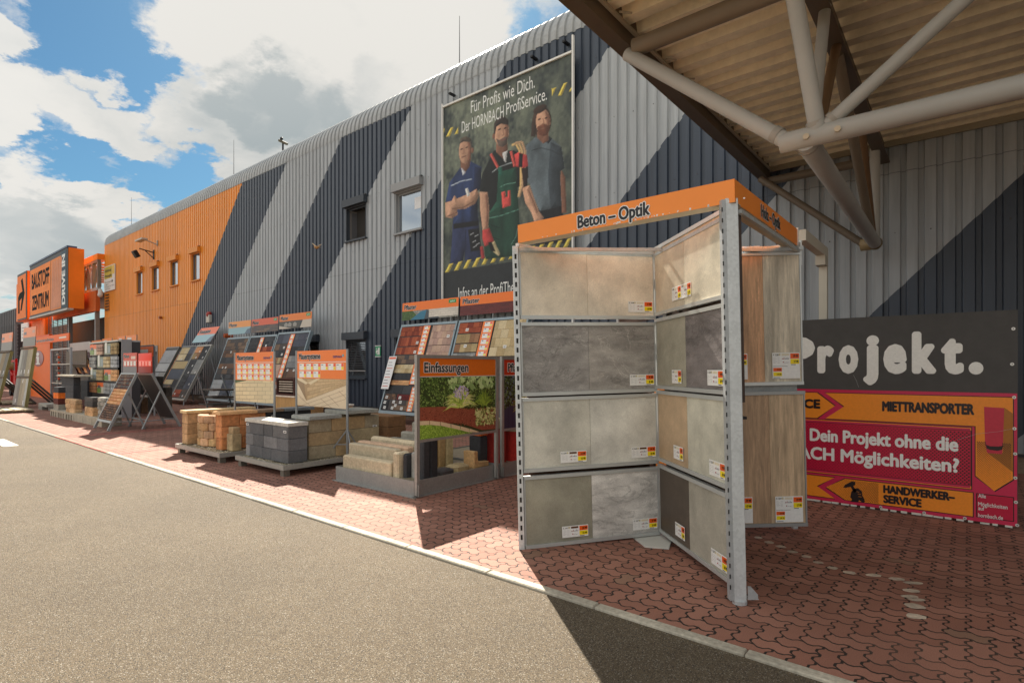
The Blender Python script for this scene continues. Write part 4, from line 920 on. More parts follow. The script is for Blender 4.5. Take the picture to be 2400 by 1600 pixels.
def stripcards(m, f, u0, u1, v0, v1, n=.02, k=9):
    m.box(f, u0, u1, v0, v1, .012, n, C(246, 130, 60)); h = (v1-v0)/k
    for q in range(k):
        a = v0+q*h+h*.12; m.box(f, u0+(u1-u0)*.18, u1-(u1-u0)*.12, a, a+h*.74, n, n+.001, (.82, .82, .8))
        m.box(f, u1-(u1-u0)*.34, u1-(u1-u0)*.14, a+h*.4, a+h*.7, n+.001, n+.002, C(240, 90, 40)); m.box(f, u1-(u1-u0)*.34, u1-(u1-u0)*.14, a+h*.06, a+h*.34, n+.001, n+.002, C(246, 220, 60))
        m.box(f, u0+(u1-u0)*.24, u0+(u1-u0)*.4, a+h*.5, a+h*.66, n+.001, n+.002, (.2, .2, .25))
def slant(name, x0, x1, yb, yt, zb, zt, label, group, cells, frame=C(140, 156, 164), head=None, strips=(), cards=(), legs=True, tlabel=None):
    """slanted sample board leaning back towards the wall"""
    r = thing(name, ((x0+x1)/2, yb, 0), label, 'sample board', group)
    up = Vector((0, yt-yb, zt-zb)); H = up.length; f = F((x0, yb, zb), (1, 0, 0), up, (0, -(zt-zb), yt-yb)); Wd = x1-x0
    m = MB(); b = .055
    m.box(f, 0, b, 0, H, -.10, .02, frame).box(f, Wd-b, Wd, 0, H, -.10, .02, frame).box(f, b, Wd-b, 0, b*1.6, -.10, .02, frame).box(f, b, Wd-b, H-b*1.3, H, -.10, .02, frame)
    m.build('frame', galv, r)
    MB().box(f, b, Wd-b, b*1.6, H-b*1.3, -.03, 0, (.03, .03, .032)).build('backing', paint, r)
    g = MB(); iw, ih = Wd-2*b, H-b*2.9
    for (a, c_, e, h_, rows, cols, key) in cells: pav_grid(g, f, b+a*iw, b+c_*iw, b*1.6+e*ih, b*1.6+h_*ih, rows, cols, CH[key])
    for (a, c_) in cards: tagcard(g, f, b+a*iw, b*1.6+c_*ih)
    g.build('samples', paver_m, r)
    for (a, c_, e, h_, k) in strips:
        q = MB(); stripcards(q, f, b+a*iw, b+c_*iw, b*1.6+e*ih, b*1.6+h_*ih, k=k); q.build('price_strip', printed, r)
    if legs:
        for xx in (x0+.06, x1-.06): MB().tube((xx, yt-.12, zt-.25), (xx, yt+.45, 0), .025, (.4, .43, .45), 8).tube((xx, yb+.04, zb), (xx, yb+.02, 0), .028, (.4, .43, .45), 8).build('leg', galv, r)
    if head:
        tilt, hc, pic = head['tilt'], head.get('c', ORANGE), head['pic']; z0 = zt+.14; hh = head.get('h', .55)
        a0 = head.get('u0', 0)*Wd; a1 = head.get('u1', 1)*Wd
        fh = F((x0+a0, yt+.0, z0), (1, 0, 0), (0, .6 if tilt else .05, 1)); q = MB(); L = a1-a0
        q.box(fh, 0, L, 0, hh, -.02, 0, (.3, .3, .3)); q.box(fh, 0, L, hh*.52, hh, .0005, .003, hc); hs = q.build('header_sign', printed, r)
        pic(fh, L, hh*.52, hs)
        for q_ in (.12, .5, .88): MB().box(fh, L*q_-.012, L*q_+.012, -.16, 0, -.02, -.002, (.3, .32, .33)).build('header_bracket', galv, hs)
        q = MB(); q.text(fh, head.get('t', 'Pflaster'), L*.04, hh*.60, hh*.29, L*head.get('tw', .26), (.01, .01, .014), .035, .005, outline=(.85, .85, .83), ow=.085)
        if head.get('logo', 1): q.box(fh, L*.84, L*.96, hh*.74, hh*.93, .003, .006, C(50, 150, 80)); q.text(fh, 'ehl', L*.865, hh*.79, hh*.09, L*.07, (.8, .85, .8), .03, .008)
        q.build('lettering', printed, hs)
    return r
def pic_patio(f, L, H, par):
    m = MB(); m.box(f, 0, L, 0, H, .0005, .002, C(150, 150, 140)); m.build('photo_print', foliage_pic, par)
    m = MB(); m.prism(f, [(0, 0), (L*.28, 0), (L*.3, H*.3), (L*.2, H), (0, H)], .002, .003, C(70, 98, 48)); m.build('photo_foliage', foliage_pic, par)
    m = MB(); m.prism(f, [(L*.16, 0), (L*.34, H*.8), (L*.46, H), (L*.42, 0)], .003, .004, C(50, 120, 150)); m.prism(f, [(L*.42, 0), (L*.46, H), (L*.62, H*.3), (L*.7, 0)], .003, .004, C(70, 80, 88))
    pav_grid(m, F(f.p(L*.5, 0, -.004), f.u, f.v), 0, L*.5, H*.15, H, 4, 6, [C(215, 208, 196), C(225, 218, 205)], .009, jit=.05); m.build('photo_terrace', printed, par)
def pic_rows(key, rows=5, cols=8):
    def g(f, L, H, par): m = MB(); m.box(f, 0, L, 0, H, .0005, .001, (.03, .02, .02)); pav_grid(m, F(f.p(0, 0, -.006), f.u, f.v), 0, L, 0, H, rows, cols, CH[key], .008, jit=.1, gap=.006); m.build('photo_print', printed, par)
    return g
def pic_blue(f, L, H, par): MB().box(f, 0, L, 0, H, .0005, .002, C(150, 190, 200)).prism(f, [(L*.75, 0), (L, 0), (L, H*.8), (L*.85, H*.6)], .002, .003, C(90, 110, 130)).build('photo_print', printed, par)
def pic_pots(f, L, H, par):
    m = MB(); m.box(f, 0, L, 0, H, .0005, .002, C(200, 190, 175)); m.prism(f, [(0, H*.45), (L*.4, 0), (L*.6, 0), (L*.72, H), (0, H)], .002, .003, C(70, 70, 64))
    for q in (.22, .34, .5): m.prism(f, [(L*(q-.05), H*.25), (L*(q+.05), H*.25), (L*(q+.06), H*.6), (L*q, H*.85), (L*(q-.06), H*.6)], .003, .004, C(150, 148, 142))
    m.prism(f, [(L*.6, 0), (L*.66, 0), (L*.74, H), (L*.7, H)], .003, .004, C(60, 62, 66)); m.build('photo_print', printed, par)
GP = 'slanted paver sample boards standing along the wall'
# the two big boards right of the blinds window
slant('paver_board', -13.85, -11.35, 10.45, 11.35, .28, 3.0, 'blue grey slanted board with red and pink paver samples under a parasol picture sign', GP,
      [(0, .42, .88, .995, 2, 9, 'red'), (0, .42, .76, .87, 1, 8, 'red'), (0, .42, .66, .75, 1, 7, 'red'), (0, .42, .55, .65, 2, 5, 'mix'), (0, .42, .44, .54, 2, 6, 'sand'), (0, .42, .36, .43, 1, 5, 'anth'), (0, .42, .30, .355, 2, 5, 'orng'),
       (.6, 1, .76, .995, 3, 5, 'pink'), (.6, 1, .52, .755, 3, 5, 'pink'), (.6, 1, .34, .515, 2, 4, 'orng'),
       (0, .5, .2, .285, 1, 3, 'anth'), (.02, .24, .13, .195, 2, 4, 'brown'), (.26, .5, .13, .195, 2, 4, 'dred'), (0, .12, .015, .12, 2, 1, 'anth'), (.14, .5, .015, .125, 2, 5, 'mix'), (.6, 1, .02, .3, 4, 4, 'grey')],
      head=dict(tilt=0, pic=pic_patio, tw=.23), strips=((.43, .56, .31, .995, 14), (.505, .6, .01, .28, 7)), cards=((.36, .78), (.36, .67), (.04, .14), (.3, .14), (.03, .08), (.2, .09), (.33, .09), (.25, .05), (.05, .02), (.2, .02), (.38, .02), (.9, .84), (.85, .6)))
slant('paver_board', -11.28, -8.75, 10.45, 11.35, .28, 3.0, 'slanted board with tan, grey and brown pavers under the dark red paving picture sign', GP,
      [(0, .36, .88, .995, 2, 4, 'red'), (0, .36, .77, .87, 1, 5, 'warm'), (0, .36, .67, .76, 1, 4, 'warm'), (0, .36, .57, .66, 1, 5, 'grey'), (0, .36, .48, .56, 1, 5, 'grey'), (0, .36, .3, .47, 3, 5, 'orng'), (.56, 1, .62, .995, 4, 4, 'sand'), (.56, 1, .44, .61, 2, 3, 'brown'), (.56, 1, .02, .42, 5, 4, 'mix'), (0, .36, .02, .28, 4, 4, 'anth')],
      head=dict(tilt=0, pic=pic_rows('dred', 5, 9), tw=.26, logo=0), strips=((.375, .54, .3, .995, 11),), cards=((.12, .9), (.15, .72), (.08, .6), (.28, .6), (.75, .7), (.7, .47)))
b_ = thing('info_sheet', (-13.9, 10.7, 1.1), 'narrow white price list hanging on the left edge of the parasol picture board', 'price list')
f = F((-13.92, 10.62, 1.0), (1, 0, 0), (0, .9, 2.72)); m = MB(); m.box(f, 0, .36, 0, 1.05, .03, .04, (.8, .8, .8)); m.box(f, .02, .34, .96, 1.02, .04, .042, C(235, 100, 60))
for k_ in range(9): m.box(f, .04, .3-.04*(k_ % 3), .08+k_*.095, .10+k_*.095, .04, .042, (.25, .25, .28) if k_ % 3 else C(210, 90, 70))
m.build('sheet', printed, b_)
slant('paver_board', -25.0, -22.95, 9.95, 10.85, .28, 2.95, 'slanted paver board with dark brown and grey slabs under the pale blue picture sign', GP,
      [(0, 1, .82, .99, 3, 6, 'mix'), (0, 1, .69, .81, 2, 6, 'brown'), (0, 1, .60, .68, 1, 4, 'anth'), (0, 1, .50, .58, 1, 5, 'brown'), (0, 1, .41, .49, 1, 4, 'mix'), (0, 1, .33, .40, 1, 4, 'anth'), (0, .48, .02, .31, 4, 1, 'light'), (.5, 1, .02, .31, 4, 3, 'blue')],
      head=dict(tilt=0, c=C(242, 160, 84), pic=pic_blue, tw=.36, logo=0), cards=((.35, .76), (.85, .6), (.2, .5), (.35, .5), (.3, .36), (.35, .04), (.8, .03)))
slant('paver_board', -22.88, -20.7, 9.95, 10.85, .28, 2.95, 'slanted paver board with anthracite and rust samples under the dark brick picture sign', GP,
      [(0, .4, .7, .99, 5, 4, 'anth'), (.58, 1, .85, .99, 2, 4, 'anth'), (.58, 1, .7, .84, 2, 3, 'red'), (0, .4, .4, .68, 4, 3, 'mix'), (.58, 1, .4, .68, 4, 3, 'brown'), (0, .4, .03, .38, 4, 2, 'grey'), (.58, 1, .03, .38, 4, 2, 'blue')],
      head=dict(tilt=0, c=C(224, 98, 66), pic=pic_rows('mix', 4, 5), tw=.25), strips=((.42, .56, .03, .99, 12),), cards=((.7, .84),))
slant('paver_board', -20.6, -18.3, 9.95, 10.85, .28, 3.0, 'slanted paver board with blue black slabs and round cobbles under the stone pots picture sign', GP,
      [(0, .4, .86, .99, 1, 4, 'blue'), (0, .4, .76, .85, 1, 5, 'mix'), (0, .4, .66, .75, 1, 2, 'anth'), (.58, 1, .8, .99, 2, 2, 'blue'), (.58, 1, .68, .79, 1, 2, 'anth'), (0, .4, .56, .65, 1, 5, 'warm'), (0, .4, .36, .55, 2, 5, 'pink'), (.58, 1, .5, .67, 2, 2, 'grey'), (.58, 1, .03, .48, 4, 2, 'brown'), (0, .4, .03, .34, 3, 3, 'grey')],
      head=dict(tilt=0, c=C(236, 130, 48), pic=pic_pots, tw=.25), strips=((.42, .56, .2, .99, 11),), cards=((.3, .78), (.3, .68), (.8, .7), (.65, .45), (.85, .45)))
slant('paver_board', -30.1, -28.4, 9.7, 10.9, .2, 2.72, 'slanted board with blond and black square slabs, left of the tilted sign board', GP,
      [(0, .6, .86, .99, 1, 2, 'sand'), (.62, 1, .86, .99, 1, 1, 'blue'), (0, .6, .73, .85, 1, 2, 'sand'), (.62, 1, .73, .85, 1, 1, 'anth'), (0, 1, .56, .71, 1, 1, 'warm'), (0, 1, .36, .54, 1, 1, 'blue'), (0, .6, .25, .34, 1, 2, 'sand'), (.62, 1, .2, .34, 1, 1, 'anth'), (0, .6, .03, .23, 3, 3, 'mix'), (.62, 1, .03, .18, 1, 2, 'anth')],
      cards=((.35, .73), (.3, .04), (.85, .04)), frame=C(110, 112, 112))
slant('paver_board', -28.35, -26.75, 9.7, 10.9, .2, 2.72, 'slanted board with rust, black and grey slabs carrying a tilted orange sign', GP,
      [(0, .5, .87, .99, 1, 2, 'orng'), (.52, 1, .87, .99, 1, 1, 'anth'), (0, .5, .75, .86, 1, 2, 'warm'), (.52, 1, .75, .86, 1, 1, 'anth'), (0, .5, .46, .73, 2, 1, 'anth'), (.52, 1, .46, .73, 3, 1, 'grey'), (0, .46, .18, .44, 8, 1, 'anth'), (.5, 1, .18, .44, 4, 3, 'blue'), (0, .5, .02, .16, 2, 2, 'red'), (.52, 1, .02, .16, 4, 4, 'mix')],
      cards=((.35, .88), (.82, .88), (.3, .76), (.8, .76), (.35, .6), (.3, .47), (.8, .47), (.8, .25), (.1, .06), (.75, .03)), frame=C(168, 166, 158),
      head=dict(tilt=1, c=C(240, 120, 84), pic=pic_blue, t='Terrassenplatten', tw=.62, logo=0, h=.85, u0=-.45, u1=.85))
slant('slab_board', -32.2, -30.55, 9.7, 10.9, .2, 2.72, 'slanted board with pale grey slabs beside the door in the orange wall', GP,
      [(0, 1, .68, .95, 1, 1, 'light'), (0, 1, .5, .67, 1, 1, 'light'), (0, .5, .26, .48, 1, 1, 'light'), (.52, 1, .26, .48, 1, 1, 'grey'), (0, 1, .02, .25, 1, 1, 'light')], frame=C(120, 118, 110), legs=False)

# ---- garden edging stand: steel tray with a framed garden picture
def stand(x0, x1, y0, y1, label, slabel, title, pic, tc, zt=.21):
    r = thing('display_tray', ((x0+x1)/2, (y0+y1)/2, 0), label, 'display stand', 'steel display trays with garden signs'); g = C(150, 152, 150)
    m = MB()
    for a in ((x0, x1, y0, y0+.012), (x0, x1, y1-.012, y1), (x0, x0+.012, y0+.012, y1-.012), (x1-.012, x1, y0+.012, y1-.012)): m.wb(*a, .01, zt, g)
    m.wb(x0+.012, x1-.012, y0+.012, y1-.012, zt-.08, zt-.02, C(150, 142, 120)); m.wb(x0-.04, x1+.02, y0-.035, y0-.001, .0, .012, g).wb(x1+.001, x1+.035, y0-.03, y1, .0, .012, g)
    m.build('tray', galv, r)
    fs = FX(x1-.02, y0); Ws = y1-y0-.04
    for u in (0, Ws-.05): m = MB(); m.box(fs, u, u+.05, .03, 1.82, .03, .075, C(158, 158, 154)).box(fs, u+.012, u+.038, .02, .17, .076, .1, C(135, 136, 134)); m.build('post', galv, r)
    m = MB(); m.box(fs, .05, Ws-.05, 1.775, 1.82, .035, .07, C(158, 158, 154)).box(fs, .05, Ws-.05, .70, .735, .035, .07, C(158, 158, 154)); m.build('rail', galv, r)
    s = MB().box(fs, .05, Ws-.05, .735, 1.775, .045, .055, (.7, .7, .7)).build('sign_panel', printed, r); s['label'] = slabel
    fp = F(fs.p(.05, .735, .0555), fs.u, fs.v); PW, PH = Ws-.1, 1.04
    m = MB(); m.box(fp, 0, PW, PH*.775, PH, .0002, .001, tc); m.box(fp, 0, PW, PH*.765, PH*.775, .0002, .001, (.8, .8, .78)).build('title_band', printed, s)
    m = MB(); m.text(fp, title[0], PW*title[1], PH*.825, PH*.13, PW*title[2], (.012, .012, .016), .02, .002, outline=(.85, .85, .83), ow=.1); m.build('lettering', printed, s)
    pic(fp, PW, PH*.765, s); return r
def blades(m, f, cu, cv, n_, h, cs, n0, spread=1.4, w_=.008):
    for k_ in range(n_):
        a = R.uniform(-spread, spread); L = h*R.uniform(.6, 1.); bu, bv = cu+R.uniform(-.06, .06), cv+R.uniform(-.03, .03)
        mu, mv = bu+math.sin(a)*L*.55, bv+math.cos(a)*L*.6; eu, evv = bu+math.sin(a)*L*1.05, bv+math.cos(a)*L*.85-abs(math.sin(a))*L*.25
        c = R.choice(cs); n = n0+k_*2e-6; px, py = math.cos(a)*w_, -math.sin(a)*w_
        m.face([f.p(bu-px, bv-py, n), f.p(bu+px, bv+py, n), f.p(mu+px, mv+py, n), f.p(eu, evv, n), f.p(mu-px, mv-py, n)], c)
def leaves(m, f, u0, u1, v0, v1, n_, r, cs, n0, mask=None):
    for k_ in range(n_):
        u, v = R.uniform(u0, u1), R.uniform(v0, v1)
        if mask and not mask(u, v): continue
        a = R.uniform(0, 6.28); rr = r*R.uniform(.6, 1.3); ca, sa = math.cos(a)*rr, math.sin(a)*rr; n = n0+k_*1.5e-6
        pts = [(u+ca, v+sa), (u-sa*.45, v+ca*.45), (u-ca, v-sa), (u+sa*.45, v-ca*.45)]; pts = [(min(max(p_[0], .0), f.lim), min(max(p_[1], 0), f.limv)) for p_ in pts]
        m.face([f.p(p_[0], p_[1], n) for p_ in pts], R.choice(cs))
def pic_garden(f, L, H, par):
    f.lim, f.limv = L, H
    m = MB(); m.box(f, 0, L, 0, H, .0002, .001, C(46, 62, 34)); g = [C(78, 108, 50), C(104, 136, 66), C(50, 74, 36), C(136, 164, 88), C(62, 88, 42)]
    leaves(m, f, 0, L, H*.42, H, 1900, .018, g, .0011); leaves(m, f, L*.35, L*.95, H*.8, H*.99, 90, .06, [C(176, 200, 140), C(130, 162, 100)], .0045)
    m.prism(f, [(0, H*.25), (0, H*.52), (L*.3, H*.5), (L*.62, H*.42), (L, H*.42), (L, H*.02), (L*.8, H*.03), (L*.5, H*.2)], .0047, .005, C(140, 78, 60))
    leaves(m, f, 0, L, 0, H*.5, 1500, .012, [C(140, 80, 58), C(88, 44, 34), C(120, 64, 48), C(160, 104, 78)], .0052, lambda u, v: v < H*.52-.1*H*(u/L) and v > H*.3-H*.27*(u/L))
    cb = [(0, .30), (.12, .29), (.25, .255), (.38, .2), (.5, .145), (.62, .085), (.74, .02), (.76, .0)]
    m.prism(f, [(0, 0), (0, H*.24)]+[(L*a, H*(b-.055)) for a, b in cb[1:-2]]+[(L*.66, 0)], .0078, .0082, C(112, 146, 54))
    leaves(m, f, 0, L*.66, 0, H*.25, 1500, .014, [C(136, 172, 64), C(100, 136, 46), C(160, 190, 86)], .0084, lambda u, v: v < H*.235-H*.34*(u/L)**1.4)
    for (a, b_), (c_, d) in zip(cb[:-1], cb[1:]): m.prism(f, [(L*a, H*max(b_-.065, 0)), (L*(c_-.006), H*max(d-.065, 0)), (L*(c_-.006), H*d), (L*a, H*b_)], .0112, .0118, C(214, 186, 152))
    blades(m, f, L*.5, H*.5, 230, H*.42, [C(196, 216, 110), C(176, 200, 90), C(222, 234, 150), C(130, 160, 64)], .0122, 1.5)
    blades(m, f, L*.82, H*.5, 90, H*.3, [C(130, 160, 60), C(100, 130, 50)], .0122, 1.2)
    leaves(m, f, L*.7, L*.99, H*.12, H*.42, 220, .03, [C(170, 176, 110), C(196, 200, 140), C(110, 120, 60)], .0127, lambda u, v: (u-L*.87)**2+(v-H*.27)**2 < (L*.17)**2)
    for k_ in range(120):
        a, q = R.uniform(0, 6.28), R.uniform(0, 1)**.5; m.ball(f.p(L*.51+math.cos(a)*q*L*.1, H*.72+math.sin(a)*q*H*.12, .0135), .011, R.choice([C(190, 176, 222), C(160, 144, 200), C(214, 204, 238)]), 5, 3, (.2, 1, 1))
    m.c = [tuple(min(.9, z*1.5) for z in c) for c in m.c]; m.build('garden_photo', printed, par)
def pic_pot(f, L, H, par):
    f.lim, f.limv = L, H
    m = MB(); m.box(f, 0, L, 0, H, .0002, .001, C(30, 40, 24)); leaves(m, f, 0, L, H*.35, H, 1200, .02, [C(70, 100, 52), C(110, 140, 80), C(44, 66, 34)], .0011)
    leaves(m, f, 0, L*.4, H*.4, H, 260, .018, [C(120, 150, 96), C(110, 124, 170)], .003)
    m.prism(f, [(0, 0), (L, 0), (L, H*.36), (L*.5, H*.5), (L*.1, H*.42), (0, H*.34)], .0036, .004, C(52, 60, 84)); [m.box(f, q*L/14, q*L/14+.012, 0, H*.36, .0041, .0044, C(38, 44, 66)) for q in range(14)]
    blades(m, f, L*.36, H*.42, 160, H*.44, [C(180, 190, 80), C(150, 160, 60), C(196, 150, 70)], .0048, 1.7); m.build('garden_photo', printed, par)
stA = stand(-7.18, -5.44, 4.65, 6.27, 'galvanised tray of edging stones with an orange sign reading Einfassungen', 'framed garden picture under an orange title band', ('Einfassungen', .06, .55), pic_garden, C(243, 125, 28))
stB = stand(-7.18, -5.44, 6.31, 7.95, 'galvanised tray with the red sign reading Pflanzringe, half hidden by the tile rack', 'framed plant pot picture under a red title band', ('Pflanzringe & Mauern', .07, .86), pic_pot, C(214, 62, 24))
# stones lying in the trays, each its own thing
GS = 'edging stones lying in the steel trays'
def stone_(name, cat, label, x0, x1, y0, y1, z0, z1, c, group=GS, mat=None, j=.004, rot=0., cut=.018):
    m = MB(); m.jbox(WF, x0, x1, y0, y1, z0, z1, c, j, cut); o = m.build(name, mat or stone)
    tag(o, label, cat, group)
    if rot: o.rotation_euler.z = math.radians(rot)
    return o
tn = C(196, 182, 154); tn2 = C(180, 168, 144); gy = C(150, 146, 134); an = C(58, 60, 64)
zt = .19
stone_('edging_stone', 'stone', 'beige kerb stone lying lowest along the front edge of the tray', -7.08, -5.98, 4.70, 4.84, zt, zt+.19, tn)
stone_('edging_stone', 'stone', 'beige kerb stone second from the front, raised behind the lowest one', -7.18, -6.08, 4.86, 4.98, zt, zt+.34, tn2)
stone_('edging_stone', 'stone', 'flat pinkish kerb stone behind the two front beige ones', -7.16, -6.0, 5.0, 5.13, zt, zt+.36, C(200, 168, 140))
stone_('edging_stone', 'stone', 'rounded beige kerb stone, rearmost of the front row in the tray', -7.12, -5.95, 5.2, 5.3, zt, zt+.42, tn, cut=.04)
for k_, (y_, z_, s0) in enumerate(((5.55, .36, 'lowest'), (5.75, .44, 'middle'), (5.95, .58, 'highest'))):
    stone_('edging_stone', 'stone', 'grey washed concrete kerb, %s of the stepped three at the back of the tray' % s0, -7.1+k_*.04, -6.2, y_, y_+.12, zt, zt+z_, gy)
stone_('palisade_stone', 'stone', 'short upright beige stone with slanted edges at the front of the tray', -5.96, -5.84, 4.72, 4.93, zt, zt+.33, tn)
stone_('palisade_stone', 'stone', 'short upright anthracite stone beside the beige one', -5.82, -5.76, 4.78, 4.98, zt, zt+.32, an)
stone_('palisade_stone', 'stone', 'short upright light grey stone behind the sign post', -5.75, -5.66, 4.86, 5.02, zt, zt+.34, C(160, 160, 155))
stone_('palisade_stone', 'stone', 'tall black upright stone nearest the Einfassungen sign post', -5.66, -5.48, 4.84, 4.96, zt, zt+.53, an)
stone_('palisade_stone', 'stone', 'tall black upright stone, second behind the sign post', -5.66, -5.48, 4.975, 5.11, zt, zt+.56, C(50, 52, 56))
stone_('edging_stone', 'stone', 'rounded charcoal slab lying flat in the tray', -5.72, -5.5, 5.16, 5.46, zt, zt+.07, C(76, 72, 72), cut=.05)
stone_('edging_stone', 'stone', 'rounded beige slab lying flat behind the charcoal one', -5.80, -5.55, 5.5, 5.82, zt, zt+.08, C(178, 160, 122), cut=.05)
for k_, (y_, c, s0) in enumerate(((5.46, C(196, 174, 130), 'first'), (5.62, C(178, 150, 104), 'second'), (5.78, C(200, 184, 140), 'third'))):
    stone_('palisade_stone', 'stone', 'tall beige upright stone under the garden picture, %s from the left' % s0, -6.15, -6.02, y_, y_+.15, zt, zt+.66, c)
m = MB(); f = FX(-5.52, 5.95); m.prism(F((-5.55, 5.88, zt), (0, 1, 0), (0, 0, 1)), [(0, 0), (.32, 0), (.32, .07), (.09, .08), (.08, .24), (0, .24)], -.22, 0, C(198, 160, 112)); tag(m.build('angle_stone', stone, bevel=.008), 'sand coloured L-shaped angle stone at the right end of the tray', 'stone', GS)
for k_, (y_, a, b_, s0) in enumerate(((6.08, C(200, 96, 38), an, 'orange topped black'), )):
    m = MB(); m.jbox(WF, -5.85, -5.62, y_, y_+.19, zt, zt+.44, an); m.jbox(WF, -5.85, -5.62, y_, y_+.19, zt+.445, zt+.66, a); tag(m.build('palisade_stone', stone), 'orange topped black palisade between the two signs', 'stone', GS)
m = MB(); cr_ = C(170, 44, 34)
for (y_, z1_, c) in ((6.36, .52, cr_), (6.5, .52, cr_)): m.jbox(WF, -5.78, -5.56, y_, y_+.135, zt, zt+z1_, c)
m.jbox(WF, -5.78, -5.56, 6.36, 6.64, zt+.53, zt+.68, C(165, 150, 118)); tag(m.build('palisade_stone', stone), 'red ribbed stones with a beige top between the signs', 'stone', GS)
m = MB()
for k_ in range(9):
    th0, th1 = math.pi*(k_/9-.0), math.pi*(k_+1)/9; ce = (-5.6, 6.95)
    p0 = (ce[0]-.26*math.cos(th0), ce[1]-.26*math.sin(th0)*1.); p1 = (ce[0]-.26*math.cos(th1), ce[1]-.26*math.sin(th1)); q0 = (ce[0]-.19*math.cos(th0), ce[1]-.19*math.sin(th0)); q1 = (ce[0]-.19*math.cos(th1), ce[1]-.19*math.sin(th1))
    m.prism(WF, [p0, p1, q1, q0], zt, zt+.46, C(172, 38, 30)); m.prism(WF, [p0, p1, q1, q0], zt+.465, zt+.64, C(160, 148, 122))
tag(m.build('planting_ring', stone), 'red half round planting ring with a beige ring stacked on it', 'planter', GS)
m = MB(); m.jbox(WF, -5.9, -5.55, 7.25, 7.6, zt, zt+.25, C(110, 84, 58), .01); m.jbox(WF, -5.88, -5.58, 7.27, 7.58, zt+.26, zt+.5, C(150, 132, 96), .01); tag(m.build('planting_ring', rock), 'brown block topped by a beige one, right of the red ring', 'planter', GS)

# ---- gravel pallets with dry walls
def pallet(x0, x1, y0, y1, label):
    r = thing('gravel_pallet', ((x0+x1)/2, (y0+y1)/2, 0), label, 'pallet', 'low steel pallets with gravel'); g = C(165, 165, 158); m = MB()
    for a in ((x0, x1, y0, y0+.03), (x0, x1, y1-.03, y1), (x0, x0+.03, y0+.03, y1-.03), (x1-.03, x1, y0+.03, y1-.03)): m.wb(*a, .10, .175, g)
    m.wb(x0+.03, x1-.03, y0+.03, y1-.03, .11, .15, C(170, 160, 138)); m.build('tray', galv, r)
    for a in (x0+.05, x1-.15):
        for b_ in (y0+.03, (y0+y1)/2, y1-.13): MB().wb(a, a+.1, b_, b_+.1, 0, .0995, C(120, 118, 108)).build('leg', galv, r)
    gm = MB()
    for k_ in range(2600):
        x_, y_ = R.uniform(x0+.04, x1-.04), R.uniform(y0+.04, y1-.04); q = R.uniform(.007, .015); c = R.choice([C(214, 202, 176), C(176, 164, 138), C(228, 220, 200), C(140, 128, 106)])
        i = len(gm.v); z_ = .153+q*.4
        gm.v += [Vector((x_+a*q, y_+b_*q, z_+d*q*.8)) for a, b_, d in ((1, 0, 0), (0, 1, 0), (-1, 0, 0), (0, -1, 0), (0, 0, 1))]
        for t_ in ((0, 1, 4), (1, 2, 4), (2, 3, 4), (3, 0, 4)): gm.f.append(tuple(i+z for z in t_)); gm.c.append(c)
    q = gm.build('gravel', stone, r); q['kind'] = 'stuff'; return r
pallet(-11.95, -9.97, 4.18, 6.2, 'gravel covered pallet carrying the orange and sandstone wall samples'); pallet(-9.58, -7.98, 4.27, 6.95, 'gravel covered pallet carrying the grey block wall and the tan wall')
ZP = .168
def wall(name, label, cs, rows, L0, L1, along, fix, th, h, blen, cap=None, mat=stone, j=.003, cut=.01, capmat=None, ncap=1, jit=.1, z0=ZP, group='sample walls built of loose blocks'):
    """dry wall of blocks: runs along x or y from L0 to L1, thickness from fix; rows may be shortened with a tuple list"""
    r = thing(name, ((L0+L1)/2, fix+th/2, z0) if along == 'x' else (fix+th/2, (L0+L1)/2, z0), label, 'block wall', group)
    f = F((0, fix, 0), (1, 0, 0), (0, 1, 0)) if along == 'x' else F((fix, 0, 0), (0, 1, 0), (1, 0, 0), (0, 0, 1))
    for k_ in range(rows):
        e1 = L1; s0 = L0; 
        if isinstance(blen, list): segs = blen[k_ % len(blen)]; bounds = [L0]+[L0+(L1-L0)*q for q in segs]+[L1]
        else:
            bounds = [s0]; q = s0+blen*(.5 if k_ % 2 else 1)
            while q < e1-.06: bounds.append(q); q += blen
            bounds.append(e1)
        for a, b_ in zip(bounds[:-1], bounds[1:]):
            c = R.choice(cs); q = R.uniform(1-jit, 1+jit); m = MB()
            m.jbox(f, a+.003, b_-.003, 0, th, z0+k_*h+.004, z0+(k_+1)*h-.003, tuple(z*q for z in c), j, cut); m.build('block', mat, r)
    zc = z0+rows*h
    MB().box(f, L0+.03, L1-.03, .03, th-.03, z0, zc-.02, (.02, .017, .014)).build('shade_core', rubber, r)  # dark filling added so the gaps between blocks look shaded
    if cap:
        a, b_, t_, ov = L0-cap[1], L1+cap[1], cap[0], cap[1]
        for k_ in range(ncap):
            m = MB(); u0_, u1_ = a+(b_-a)*k_/ncap, a+(b_-a)*(k_+1)/ncap; m.jbox(f, u0_+.001, u1_-.001, -ov, th+ov, zc+.002, zc+t_, cap[2] if not isinstance(cap[2], list) else cap[2][k_], .002, .008); m.build('cap_slab', capmat or stone, r)
    return r
def blabel(f, u, v, label, n=.004):
    m = MB(); m.box(f, u, u+.085, v, v+.035, n, n+.002, (.85, .85, .84)); m.box(f, u+.018, u+.068, v+.009, v+.026, n+.002, n+.0028, (.02, .02, .02)); tag(m.build('small_label', printed), label, 'label', 'small white labels stuck on the sample walls')
org = [C(206, 140, 92), C(198, 132, 84), C(212, 150, 100)]; snd = [C(202, 168, 128), C(190, 154, 114)]; gr4 = [C(120, 120, 122), C(104, 105, 108), C(142, 142, 144), C(92, 93, 96)]; drk = [C(60, 62, 66), C(52, 54, 58)]
tan = [C(180, 164, 130), C(176, 152, 116), C(160, 148, 124), C(186, 158, 118)]
